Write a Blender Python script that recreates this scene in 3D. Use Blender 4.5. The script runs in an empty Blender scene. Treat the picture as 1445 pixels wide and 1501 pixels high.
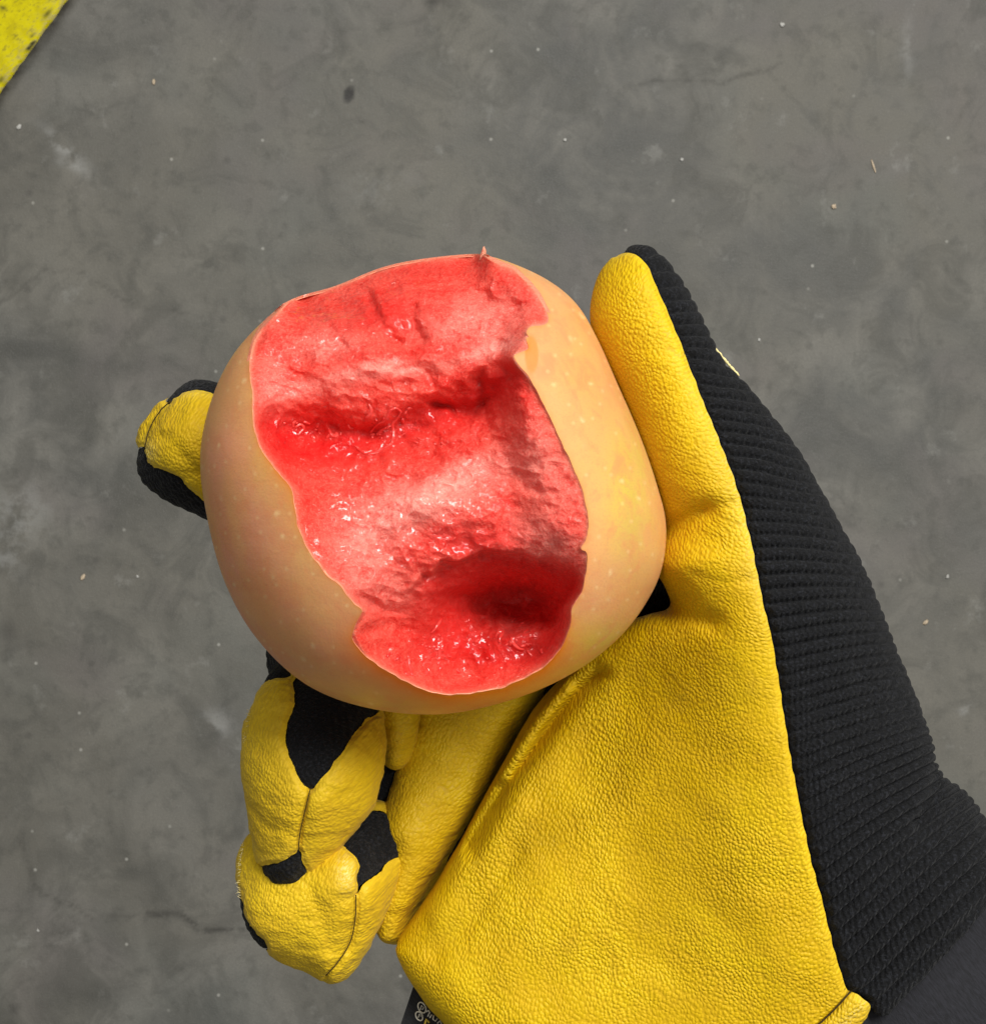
import bpy, math, random
import numpy as np
from mathutils import Vector
random.seed(4)
rng = np.random.RandomState(11)
scene = bpy.context.scene

# ------------------------------------------------------------------ camera, light, exposure
HAND_Z = 1.05            # height of the apple's centre above the floor (m)
CAM_D = 30.0             # camera above the apple's centre (cm)
PXCM = 90.3              # photo pixels per cm at that distance
cam = bpy.data.cameras.new('camera')
cam_o = bpy.data.objects.new('camera', cam)
scene.collection.objects.link(cam_o)
cam_o.location = (0, 0, HAND_Z + CAM_D / 100)
cam.sensor_fit = 'VERTICAL'; cam.sensor_height = 24.0
cam.lens = 12.0 / ((1501 / 2 / PXCM) / CAM_D)
cam.clip_start = 0.01; cam.clip_end = 60
cam.dof.use_dof = True; cam.dof.focus_distance = 0.285
cam.dof.aperture_fstop = cam.lens / 0.32
scene.camera = cam_o

world = bpy.data.worlds.new('World'); scene.world = world; world.use_nodes = True
bg = world.node_tree.nodes['Background']
bg.inputs['Color'].default_value = (1.0, 0.985, 0.95, 1); bg.inputs['Strength'].default_value = 0.16

def area_lamp(name, loc, target, size, energy, col):
    l = bpy.data.lights.new(name, 'AREA'); l.shape = 'RECTANGLE'; l.size, l.size_y = size
    l.energy = energy; l.color = col
    o = bpy.data.objects.new(name, l); scene.collection.objects.link(o)
    o.location = loc
    o.rotation_euler = (Vector(target) - Vector(loc)).to_track_quat('-Z', 'Y').to_euler()
    return o
LAMP_C = (1.0, 0.985, 0.94)
area_lamp('ceiling_lamp_key', (0.74, 0.98, 2.55), (0, 0, 0.9), (1.20, 0.60), 54, LAMP_C)
area_lamp('glint_fill_back', (-0.75, 1.75, 2.70), (0, 0, 0.9), (0.9, 0.16), 9, LAMP_C)  # added lamp behind the hand for glints and fill, no fixture seen
area_lamp('glint_fill_overhead', (-0.25, -0.75, 2.90), (0, 0, 0.9), (1.2, 0.10), 4, LAMP_C)  # unseen lamp, added so wet flesh glints towards the camera
area_lamp('glint_fill_far', (0.30, 2.60, 2.90), (0, 0, 0.9), (1.2, 0.14), 9, LAMP_C)  # added for more glints from beyond the top edge, unseen source
area_lamp('glint_fill_side', (1.90, -0.35, 2.60), (0, 0, 0.9), (0.14, 0.9), 5, LAMP_C)  # unseen side lamp, added for extra glints and fill
scene.view_settings.view_transform = 'Standard'; scene.view_settings.look = 'None'
scene.view_settings.gamma = 1.0; scene.view_settings.exposure = 0.0
scene.view_settings.use_curve_mapping = False
scene.render.resolution_x, scene.render.resolution_y = 985, 1024
scene.render.engine = 'CYCLES'
scene.cycles.max_bounces = 5; scene.cycles.diffuse_bounces = 3; scene.cycles.glossy_bounces = 2; scene.cycles.transmission_bounces = 2

# ------------------------------------------------------------------ helpers: geometry in cm round the apple's centre
def P(px, py, z=0.0):
    """photo pixel seen at height z (cm above apple centre) -> xy in cm"""
    k = (CAM_D - np.asarray(z, float)) / CAM_D / PXCM
    return (np.asarray(px, float) - 722.5) * k, (750.5 - np.asarray(py, float)) * k
def to_px(V):
    k = CAM_D / (CAM_D - V[:, 2]) * PXCM
    return V[:, 0] * k + 722.5, 750.5 - V[:, 1] * k

def smooth(a, b, x):
    t = np.clip((x - a) / (b - a), 0, 1); return t * t * (3 - 2 * t)

def _hash(ix, iy, iz, seed):
    h = (ix.astype(np.int64) * 374761393 + iy.astype(np.int64) * 668265263 + iz.astype(np.int64) * 1274126177 + seed * 974634777) & 0xffffffff
    h = ((h ^ (h >> 13)) * 1274126177) & 0xffffffff
    return ((h ^ (h >> 16)) & 0xffff) / 65535.0
def vnoise(p, seed=0):
    """value noise, about -1..1, p (n,3)"""
    i = np.floor(p).astype(np.int64); f = p - i; f = f * f * f * (f * (f * 6 - 15) + 10)
    r = 0
    for dx in (0, 1):
        wx = f[:, 0] if dx else 1 - f[:, 0]
        for dy in (0, 1):
            wy = f[:, 1] if dy else 1 - f[:, 1]
            for dz in (0, 1):
                wz = f[:, 2] if dz else 1 - f[:, 2]
                r = r + wx * wy * wz * _hash(i[:, 0] + dx, i[:, 1] + dy, i[:, 2] + dz, seed)
    return r * 2 - 1
def fbm(p, octaves=4, seed=0, gain=0.5):
    a, s, r = 1.0, 0.0, 0
    q = np.array(p, float)
    for o in range(octaves):
        r = r + a * vnoise(q + 17.3 * o, seed + o); s += a; a *= gain; q = q * 2.03
    return r / s

def spline(pts, n=8, closed=False):
    """Catmull-Rom through points (any dimension)"""
    p = np.asarray(pts, float); m = len(p); out = []
    rngs = range(m if closed else m - 1)
    for i in rngs:
        if closed: a, b, c, d = p[(i - 1) % m], p[i], p[(i + 1) % m], p[(i + 2) % m]
        else: a, b, c, d = p[max(i - 1, 0)], p[i], p[i + 1], p[min(i + 2, m - 1)]
        for t in np.arange(n) / n:
            out.append(0.5 * ((2 * b) + (c - a) * t + (2 * a - 5 * b + 4 * c - d) * t * t + (3 * b - a - 3 * c + d) * t ** 3))
    if not closed: out.append(p[-1])
    return np.array(out)

def poly_dist(X, Y, poly, closed=True, signed=True):
    """distance to a polyline / polygon; negative inside when signed"""
    X = np.asarray(X, float); Y = np.asarray(Y, float)
    best = np.full(X.shape, 1e18); inside = np.zeros(X.shape, bool); m = len(poly)
    for i in range(m if closed else m - 1):
        ax, ay = poly[i][:2]; bx, by = poly[(i + 1) % m][:2]
        ex, ey = bx - ax, by - ay; L = ex * ex + ey * ey
        if L < 1e-14: continue
        t = np.clip(((X - ax) * ex + (Y - ay) * ey) / L, 0, 1)
        d = (X - ax - t * ex) ** 2 + (Y - ay - t * ey) ** 2
        np.minimum(best, d, out=best)
        if signed and ay != by:
            c = ((ay > Y) != (by > Y)) & (X < ex * (Y - ay) / ey + ax)
            inside ^= c
    d = np.sqrt(best)
    return np.where(inside, -d, d) if signed else d

class RBF:
    """thin-plate surface through scattered values"""
    def __init__(s, pts, smoothing=0.0):
        a = np.asarray(pts, float); s.c = a[:, :2]; n = len(a)
        s.m = s.c.mean(0); s.sc = s.c.std() + 1e-9
        q = (s.c - s.m) / s.sc; s.q = q
        K = s.k(((q[:, None] - q[None]) ** 2).sum(-1)) + np.eye(n) * smoothing
        T = np.c_[np.ones(n), q]
        A = np.block([[K, T], [T.T, np.zeros((3, 3))]])
        s.w = np.linalg.solve(A, np.r_[a[:, 2], 0, 0, 0])
    def k(s, r2): return 0.5 * r2 * np.log(r2 + 1e-12)
    def __call__(s, X, Y):
        sh = np.shape(X); x = (np.ravel(X) - s.m[0]) / s.sc; y = (np.ravel(Y) - s.m[1]) / s.sc
        r = s.w[-3] + s.w[-2] * x + s.w[-1] * y
        for i, (a, b) in enumerate(s.q): r = r + s.w[i] * s.k((x - a) ** 2 + (y - b) ** 2)
        return r.reshape(sh)

def surface_nets(f, org, h):
    """mesh of the zero level of grid f (negative inside)"""
    nx, ny, nz = f.shape; s = f < 0
    c = np.zeros((nx - 1, ny - 1, nz - 1), np.int8)
    for i in (0, 1):
        for j in (0, 1):
            for k in (0, 1): c += s[i:nx - 1 + i, j:ny - 1 + j, k:nz - 1 + k]
    act = (c > 0) & (c < 8); idx = np.argwhere(act)
    ids = np.full(act.shape, -1, np.int64); ids[act] = np.arange(len(idx))
    I, J, K = idx.T
    acc = np.zeros((len(idx), 3)); cnt = np.zeros(len(idx))
    cs = [(0, 0, 0), (1, 0, 0), (0, 1, 0), (1, 1, 0), (0, 0, 1), (1, 0, 1), (0, 1, 1), (1, 1, 1)]
    for a in range(8):
        for b in range(a + 1, 8):
            d = np.abs(np.subtract(cs[a], cs[b]))
            if d.sum() != 1: continue
            fa = f[I + cs[a][0], J + cs[a][1], K + cs[a][2]]; fb = f[I + cs[b][0], J + cs[b][1], K + cs[b][2]]
            m = (fa < 0) != (fb < 0); t = np.where(m, fa / np.where(m, fa - fb, 1), 0)
            p = np.array(cs[a])[None] + t[:, None] * (np.array(cs[b]) - np.array(cs[a]))[None]
            acc += np.where(m[:, None], p, 0); cnt += m
    V = (idx + acc / cnt[:, None]) * h + np.asarray(org)
    Q = []
    for ax in range(3):
        sl0 = [slice(1, n - 1) for n in f.shape]; sl1 = list(sl0)
        sl0[ax] = slice(0, f.shape[ax] - 1); sl1[ax] = slice(1, f.shape[ax])
        A, B = s[tuple(sl0)], s[tuple(sl1)]
        e = np.argwhere(A != B)
        off = [1, 1, 1]; off[ax] = 0
        e0 = e + off
        flip = A[tuple(e.T)]
        u, v = (ax + 1) % 3, (ax + 2) % 3
        q = []
        for du, dv in ((-1, -1), (0, -1), (0, 0), (-1, 0)):
            w = e0.copy(); w[:, u] += du; w[:, v] += dv
            q.append(ids[w[:, 0], w[:, 1], w[:, 2]])
        q = np.array(q).T
        q[~flip] = q[~flip][:, ::-1]
        Q.append(q)
    Q = np.concatenate(Q)
    return V, Q
def quads_to_tris(Q): return np.concatenate([Q[:, [0, 1, 2]], Q[:, [0, 2, 3]]])
def relax(V, T, it=2, lam=0.5):
    e = np.concatenate([T[:, [0, 1]], T[:, [1, 2]], T[:, [2, 0]]]); e = np.concatenate([e, e[:, ::-1]])
    n = len(V); cnt = np.bincount(e[:, 0], minlength=n) + 1e-9
    for _ in range(it):
        m = np.stack([np.bincount(e[:, 0], V[e[:, 1], k], minlength=n) for k in range(3)], 1) / cnt[:, None]
        V = V + lam * (m - V)
    return V
def normals(V, T):
    a, b, c = V[T[:, 0]], V[T[:, 1]], V[T[:, 2]]; fn = np.cross(b - a, c - a)
    N = np.stack([sum(np.bincount(T[:, k], fn[:, ax], minlength=len(V)) for k in range(3)) for ax in range(3)], 1)
    return N / (np.linalg.norm(N, axis=1, keepdims=True) + 1e-12)
def clip(V, T, s, attrs=None):
    """cut a triangle mesh at s = 0; returns both sides (negative, positive) as (V, T, attrs, s)"""
    attrs = attrs or {}
    s = np.where(np.abs(s) < 1e-7, 1e-7, s)
    res = []
    for sign in (-1, 1):
        ss = s * sign                      # keep ss > 0
        k = (ss > 0)[T]; n = k.sum(1)
        out = [T[n == 3]]
        VV = [V]; AT = {a: [v] for a, v in attrs.items()}; SS = [s]; base = len(V)
        def cut(A, B):
            nonlocal base
            t = ss[A] / (ss[A] - ss[B])
            tt = t[:, None]
            VV.append(V[A] * (1 - tt) + V[B] * tt); SS.append(np.zeros(len(A)))
            for a, v in attrs.items():
                w = t if v.ndim == 1 else tt
                AT[a].append(v[A] * (1 - w) + v[B] * w)
            r = np.arange(base, base + len(A)); base += len(A); return r
        for r in range(3):
            o = [r, (r + 1) % 3, (r + 2) % 3]
            m = (n == 1) & k[:, r]; t = T[m][:, o]
            if len(t): out.append(np.stack([t[:, 0], cut(t[:, 0], t[:, 1]), cut(t[:, 0], t[:, 2])], 1))
            m = (n == 2) & ~k[:, r]; t = T[m][:, o]
            if len(t):
                p = cut(t[:, 1], t[:, 0]); q = cut(t[:, 2], t[:, 0])
                out.append(np.stack([p, t[:, 1], t[:, 2]], 1)); out.append(np.stack([p, t[:, 2], q], 1))
        TT = np.concatenate(out); Va = np.concatenate(VV)
        # merge the cut vertices, drop the unused
        used, inv = np.unique(TT.ravel(), return_inverse=True)
        Va = Va[used]; TT = inv.reshape(-1, 3)
        key = np.round(Va * 20000).astype(np.int64)
        _, first, inv2 = np.unique(key, axis=0, return_index=True, return_inverse=True)
        inv2 = inv2.ravel()
        TT = inv2[TT]; TT = TT[(TT[:, 0] != TT[:, 1]) & (TT[:, 1] != TT[:, 2]) & (TT[:, 0] != TT[:, 2])]
        res.append((Va[first], TT, {a: np.concatenate(v)[used][first] for a, v in AT.items()}, np.concatenate(SS)[used][first]))
    return res
def subdivide(V, T, attrs=None):
    e = np.sort(np.concatenate([T[:, [0, 1]], T[:, [1, 2]], T[:, [2, 0]]]), 1)
    u, inv = np.unique(e, axis=0, return_inverse=True); inv = inv.ravel() + len(V); n = len(T)
    a, b, c = inv[:n], inv[n:2 * n], inv[2 * n:]
    TT = np.concatenate([np.stack([T[:, 0], a, c], 1), np.stack([a, T[:, 1], b], 1), np.stack([c, b, T[:, 2]], 1), np.stack([a, b, c], 1)])
    g = lambda v: np.concatenate([v, (v[u[:, 0]] + v[u[:, 1]]) / 2])
    return g(V), TT, {k: g(v) for k, v in (attrs or {}).items()}

def empty(name, loc_cm, label=None, category=None, group=None):
    o = bpy.data.objects.new(name, None); scene.collection.objects.link(o)
    o.empty_display_size = 0.02
    o.location = (loc_cm[0] / 100, loc_cm[1] / 100, HAND_Z + loc_cm[2] / 100)
    tag(o, label, category, group); return o
def tag(o, label=None, category=None, group=None, kind=None):
    if label: o['label'] = label
    if category: o['category'] = category
    if group: o['group'] = group
    if kind: o['kind'] = kind
    return o
def mesh_obj(name, V, F, mat, parent=None, attrs=None, smooth_shade=True, world_m=False):
    """V in cm round the apple's centre (or metres in the world when world_m); linked as one object"""
    V = np.asarray(V, float)
    V = V if world_m else V / 100 + np.array([0, 0, HAND_Z])
    if parent is not None: V = V - np.array(root_of(parent).location)
    me = bpy.data.meshes.new(name)
    F = np.asarray(F) if not isinstance(F, list) else F
    if isinstance(F, np.ndarray):
        k = F.shape[1]
        me.vertices.add(len(V)); me.vertices.foreach_set('co', V.astype(np.float32).ravel())
        me.loops.add(F.size); me.loops.foreach_set('vertex_index', F.astype(np.int32).ravel())
        me.polygons.add(len(F)); me.polygons.foreach_set('loop_start', np.arange(0, F.size, k, dtype=np.int32))
        me.update(calc_edges=True)
    else:
        me.from_pydata([tuple(v) for v in V], [], [tuple(int(i) for i in f) for f in F])
    me.validate()
    if smooth_shade: me.polygons.foreach_set('use_smooth', np.ones(len(me.polygons), bool))
    for a, v in (attrs or {}).items():
        v = np.asarray(v, np.float32)
        if v.ndim == 1:
            at = me.attributes.new(a, 'FLOAT', 'POINT'); at.data.foreach_set('value', v)
        else:
            at = me.attributes.new(a, 'FLOAT_VECTOR', 'POINT'); at.data.foreach_set('vector', v.ravel())
    me.materials.append(mat)
    o = bpy.data.objects.new(name, me); scene.collection.objects.link(o)
    if parent is not None: o.parent = parent
    return o
def root_of(o):
    while o.parent is not None: o = o.parent
    return o
def tube(path, rad, sides=8, squash=None):
    """tube along 3-D points (cm)"""
    p = np.asarray(path, float); n = len(p); rad = np.broadcast_to(rad, (n,))
    t = np.gradient(p, axis=0); t /= np.linalg.norm(t, axis=1, keepdims=True) + 1e-12
    up = np.array([0.13, 0.21, 0.97]); V = []; F = []
    for i in range(n):
        a = np.cross(t[i], up); a /= np.linalg.norm(a) + 1e-12; b = np.cross(t[i], a)
        for j in range(sides):
            w = 2 * math.pi * j / sides; V.append(p[i] + rad[i] * (math.cos(w) * a + math.sin(w) * b))
    for i in range(n - 1):
        for j in range(sides):
            k = (j + 1) % sides; F.append((i * sides + j, i * sides + k, (i + 1) * sides + k, (i + 1) * sides + j))
    F.append(tuple(range(sides))[::-1]); F.append(tuple((n - 1) * sides + j for j in range(sides)))
    return np.array(V), F

# ------------------------------------------------------------------ materials
class Mat:
    def __init__(s, name):
        s.m = bpy.data.materials.new(name); s.m.use_nodes = True; s.t = s.m.node_tree; s.n = s.t.nodes
        s.b = s.n['Principled BSDF']; s.out = s.n['Material Output']
        tc = s.n.new('ShaderNodeTexCoord'); mp = s.n.new('ShaderNodeMapping')
        mp.inputs['Scale'].default_value = (100, 100, 100)
        s.link(tc.outputs['Object'], mp.inputs['Vector']); s.cm = mp.outputs['Vector']   # object space in cm
    def link(s, a, b): s.t.links.new(a, b)
    def set(s, k, v):
        if hasattr(v, 'is_output'): s.link(v, s.b.inputs[k])
        else: s.b.inputs[k].default_value = v
    def inp(s, sock, v):
        if hasattr(v, 'is_output'): s.link(v, sock)
        else: sock.default_value = v
    def attr(s, name, vec=False):
        a = s.n.new('ShaderNodeAttribute'); a.attribute_name = name
        return a.outputs['Vector'] if vec else a.outputs['Fac']
    dim = '3D'
    def noise(s, scale, detail=3, rough=0.5, vec=None, dist=0.0):
        n = s.n.new('ShaderNodeTexNoise'); n.noise_dimensions = s.dim; n.inputs['Scale'].default_value = scale; n.inputs['Detail'].default_value = detail
        n.inputs['Roughness'].default_value = rough; n.inputs['Distortion'].default_value = dist
        s.link(vec or s.cm, n.inputs['Vector']); return n.outputs['Fac']
    def noisec(s, scale, detail=2, vec=None):
        n = s.n.new('ShaderNodeTexNoise'); n.noise_dimensions = s.dim; n.inputs['Scale'].default_value = scale; n.inputs['Detail'].default_value = detail
        s.link(vec or s.cm, n.inputs['Vector']); return n.outputs['Color']
    def voro(s, scale, feature='F1', vec=None, rand=1.0, out='Distance', smoothness=None):
        n = s.n.new('ShaderNodeTexVoronoi'); n.voronoi_dimensions = s.dim; n.feature = feature; n.inputs['Scale'].default_value = scale
        n.inputs['Randomness'].default_value = rand
        if smoothness is not None: n.inputs['Smoothness'].default_value = smoothness
        s.link(vec or s.cm, n.inputs['Vector']); return n.outputs[out]
    def math(s, op, a, b=0.0, c=None, clamp=False):
        n = s.n.new('ShaderNodeMath'); n.operation = op; n.use_clamp = clamp
        s.inp(n.inputs[0], a); s.inp(n.inputs[1], b)
        if c is not None: s.inp(n.inputs[2], c)
        return n.outputs[0]
    def ramp(s, x, a, b, lo=0.0, hi=1.0):
        n = s.n.new('ShaderNodeMapRange'); n.interpolation_type = 'SMOOTHSTEP'
        s.inp(n.inputs[0], x)
        for i, v in enumerate((a, b, lo, hi)): n.inputs[i + 1].default_value = v
        return n.outputs[0]
    def mix(s, f, a, b, mode='MIX'):
        n = s.n.new('ShaderNodeMix'); n.data_type = 'RGBA'; n.blend_type = mode
        s.inp(n.inputs[0], f)
        for k, v in ((6, a), (7, b)): s.inp(n.inputs[k], v if hasattr(v, 'is_output') else (*v, 1))
        return n.outputs[2]
    def vscale(s, v, k):
        n = s.n.new('ShaderNodeMapping'); n.inputs['Scale'].default_value = k; s.link(v, n.inputs['Vector']); return n.outputs['Vector']
    def vrot(s, v, rot, k):
        n = s.n.new('ShaderNodeMapping'); n.vector_type = 'TEXTURE'; n.inputs['Rotation'].default_value = rot
        n.inputs['Scale'].default_value = k; s.link(v, n.inputs['Vector']); return n.outputs['Vector']
    def vadd(s, a, b):
        n = s.n.new('ShaderNodeVectorMath'); n.operation = 'ADD'; s.inp(n.inputs[0], a); s.inp(n.inputs[1], b); return n.outputs[0]
    def vmul(s, a, k):
        n = s.n.new('ShaderNodeVectorMath'); n.operation = 'SCALE'; s.inp(n.inputs[0], a); n.inputs['Scale'].default_value = k; return n.outputs[0]
    def sep(s, v):
        n = s.n.new('ShaderNodeSeparateXYZ'); s.link(v, n.inputs[0]); return n.outputs
    def bump(s, height, dist_cm, strength=1.0, prev=None):
        n = s.n.new('ShaderNodeBump'); n.inputs['Distance'].default_value = dist_cm / 100; n.inputs['Strength'].default_value = strength
        s.inp(n.inputs['Height'], height)
        if prev is not None: s.link(prev, n.inputs['Normal'])
        return n.outputs[0]

def mat_leather():
    m = Mat('yellow_goat_leather'); m.dim = '2D'
    x, y, z = m.sep(m.cm)
    cb = m.n.new('ShaderNodeCombineXYZ'); m.link(m.math('ADD', x, m.math('MULTIPLY', z, 0.45)), cb.inputs[0]); m.link(m.math('ADD', y, m.math('MULTIPLY', z, 0.45)), cb.inputs[1])
    flat = cb.outputs[0]
    wob = m.vadd(flat, m.vmul(m.vadd(m.noisec(1.6, 2, flat), (-0.5, -0.5, -0.5)), 0.14))
    # pebbled grain, stretched along two directions and blended by an attribute
    def grain(rot, k, sc):
        v = m.vrot(wob, (0, 0, rot), k)
        return m.ramp(m.voro(sc, 'F1', v, rand=0.85), 0.66, 0.12)
    ga = grain(math.radians(66), (1.15, 0.9, 1), 15.5)
    gb = grain(math.radians(-14), (1.3, 0.88, 1), 15.0)
    gsel = m.attr('grain')
    g = m.math('ADD', m.math('MULTIPLY', ga, m.math('SUBTRACT', 1.0, gsel)), m.math('MULTIPLY', gb, gsel))
    amp = m.ramp(m.noise(0.6, 1, vec=flat), 0.3, 0.7, 0.6, 1.0)
    nap = m.attr('nap')
    fine = m.noise(30, 2, 0.6, flat)
    h = m.math('ADD', m.math('MULTIPLY', m.math('MULTIPLY', g, amp), m.math('SUBTRACT', 1.0, m.math('MULTIPLY', nap, 0.7))), m.math('MULTIPLY', fine, 0.4))
    m.set('Normal', m.bump(h, 0.026, 0.70))
    big = m.noise(0.5, 2, vec=flat); med = m.noise(2.6, 3, vec=flat)
    c = m.mix(m.ramp(big, 0.33, 0.68), (0.63, 0.395, 0.002), (0.72, 0.478, 0.004))
    c = m.mix(m.ramp(med, 0.35, 0.75, 0.0, 0.45), c, (0.62, 0.375, 0.005))
    c = m.mix(m.ramp(g, 0.30, 0.0, 0.0, 0.40), c, (0.44, 0.25, 0.003))      # darker in the grain's furrows
    c = m.mix(m.ramp(m.noise(1.1, 4, 0.7, m.vadd(flat, (13, 5, 0))), 0.58, 0.76, 0.0, 0.16), c, (0.36, 0.23, 0.02))   # handling dirt
    c = m.mix(m.math('MULTIPLY', nap, 0.35), c, (0.82, 0.58, 0.035))
    c = m.mix(m.math('MULTIPLY', m.attr('wear'), m.ramp(fine, 0.35, 0.7)), c, (0.80, 0.66, 0.22))
    m.set('Base Color', c)
    m.set('Roughness', m.ramp(med, 0.3, 0.7, 0.48, 0.62))
    m.set('Specular IOR Level', 0.24)
    m.set('Sheen Weight', m.math('MULTIPLY', nap, 0.08)); m.b.inputs['Sheen Roughness'].default_value = 0.5
    return m.m
def mat_knit():
    m = Mat('black_rib_knit')
    uv = m.attr('knit', True); x, y, _ = m.sep(uv)         # x along the rib (cm), y rib phase
    wobx = m.math('ADD', x, m.math('MULTIPLY', m.noise(6, 2), 0.05))
    st = m.math('SINE', m.math('MULTIPLY', wobx, 2 * math.pi / 0.085))
    ry = m.math('SINE', m.math('MULTIPLY', y, 2 * math.pi))
    vst = m.math('SINE', m.math('ADD', m.math('MULTIPLY', wobx, 2 * math.pi / 0.085), m.math('MULTIPLY', m.math('ABSOLUTE', ry), 2.2)))
    fuzz = m.noise(26, 2, 0.75)
    h = m.math('ADD', m.math('MULTIPLY', vst, 0.38), m.math('MULTIPLY', fuzz, 1.6))
    m.set('Normal', m.bump(h, 0.028, 0.8))
    c = m.mix(m.ramp(fuzz, 0.35, 0.75), (0.0010, 0.0011, 0.0016), (0.0070, 0.0075, 0.0098))
    c = m.mix(m.ramp(vst, -0.2, -0.9, 0, 0.6), c, (0.0015, 0.0016, 0.002))
    c = m.mix(m.ramp(m.noise(19, 2, 0.7), 0.54, 0.66, 0, 0.7), c, (0.019, 0.0205, 0.026))
    m.set('Base Color', c); m.set('Roughness', 0.85); m.set('Specular IOR Level', 0.25)
    m.set('Sheen Weight', 0.05); m.b.inputs['Sheen Roughness'].default_value = 0.4
    return m.m
def mat_cloth(name, c0, c1, sc=30):
    m = Mat(name)
    v = m.vrot(m.cm, (0, 0, math.radians(-52)), (5, 1, 1))
    n = m.noise(sc, 4, 0.65, v); n2 = m.noise(sc * 2, 2)
    m.set('Base Color', m.mix(m.ramp(n, 0.3, 0.75), c0, c1))
    m.set('Normal', m.bump(m.math('ADD', n, m.math('MULTIPLY', n2, 0.6)), 0.03, 0.5))
    m.set('Roughness', 0.8); m.set('Specular IOR Level', 0.3); m.set('Sheen Weight', 0.08)
    return m.m
def mat_plain(name, col, rough=0.6, spec=0.4, var=0.15, sc=20):
    m = Mat(name)
    n = m.noise(sc, 3)
    m.set('Base Color', m.mix(m.ramp(n, 0.3, 0.7), tuple(c * (1 - var) for c in col), tuple(min(1, c * (1 + var)) for c in col)))
    m.set('Roughness', rough); m.set('Specular IOR Level', spec); m.set('Normal', m.bump(n, 0.01, 0.4))
    return m.m
def mat_skin():
    m = Mat('apple_skin')
    big = m.noise(0.42, 3, 0.55); med = m.noise(1.5, 4, 0.6)
    c = m.mix(m.ramp(big, 0.35, 0.65), (0.77, 0.335, 0.135), (0.79, 0.39, 0.15))
    c = m.mix(m.math('MULTIPLY', m.attr('yellow'), m.ramp(med, 0.2, 0.6, 0.6, 1.0)), c, (0.64, 0.50, 0.075))
    c = m.mix(m.math('MULTIPLY', m.attr('blush'), m.ramp(m.noise(0.9, 4), 0.35, 0.62, 0.15, 1.0)), c, (0.79, 0.31, 0.185))
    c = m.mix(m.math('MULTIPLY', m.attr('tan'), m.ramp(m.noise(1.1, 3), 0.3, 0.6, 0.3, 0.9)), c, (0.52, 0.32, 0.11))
    c = m.mix(m.ramp(m.noise(2.2, 5, 0.68, dist=0.5), 0.44, 0.66, 0.0, 0.55), c, (0.72, 0.265, 0.115))
    c = m.mix(m.ramp(m.noise(0.8, 3, 0.6, m.vadd(m.cm, (7, 3, 1))), 0.46, 0.66, 0.0, 0.4), c, (0.79, 0.43, 0.15))
    m.dim = '2D'
    d = m.voro(1.55, 'F1', m.vadd(m.cm, m.vmul(m.noisec(3, 1), 0.15)))
    dots = m.ramp(d, 0.10, 0.0, 0.0, 0.55)
    d2 = m.voro(2.6, 'F1', m.vadd(m.cm, (3.1, 1.7, 0.4)))
    dots = m.math('MAXIMUM', m.math('MULTIPLY', dots, m.ramp(m.noise(1.2, 1), 0.35, 0.6)), m.ramp(d2, 0.13, 0.0, 0.0, 0.34))
    c = m.mix(dots, c, (0.90, 0.68, 0.34))
    c = m.mix(m.ramp(m.noise(30, 3, 0.7), 0.48, 0.7, 0.0, 0.30), c, (0.58, 0.27, 0.12))
    c = m.mix(m.math('MULTIPLY', m.attr('rim'), 0.75), c, (0.93, 0.20, 0.012))  # painted translucent glow at the bite's rim, and the red smear
    m.set('Base Color', c); m.set('Roughness', m.ramp(med, 0.3, 0.7, 0.36, 0.50)); m.set('Specular IOR Level', 0.42)
    m.set('Subsurface Weight', 0.35); m.b.inputs['Subsurface Radius'].default_value = (1.0, 0.45, 0.2); m.b.inputs['Subsurface Scale'].default_value = 0.004
    m.set('Normal', m.bump(m.math('ADD', m.noise(25, 3), m.math('MULTIPLY', m.noise(3, 2), 2.0)), 0.010, 0.3))
    return m.m
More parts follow.
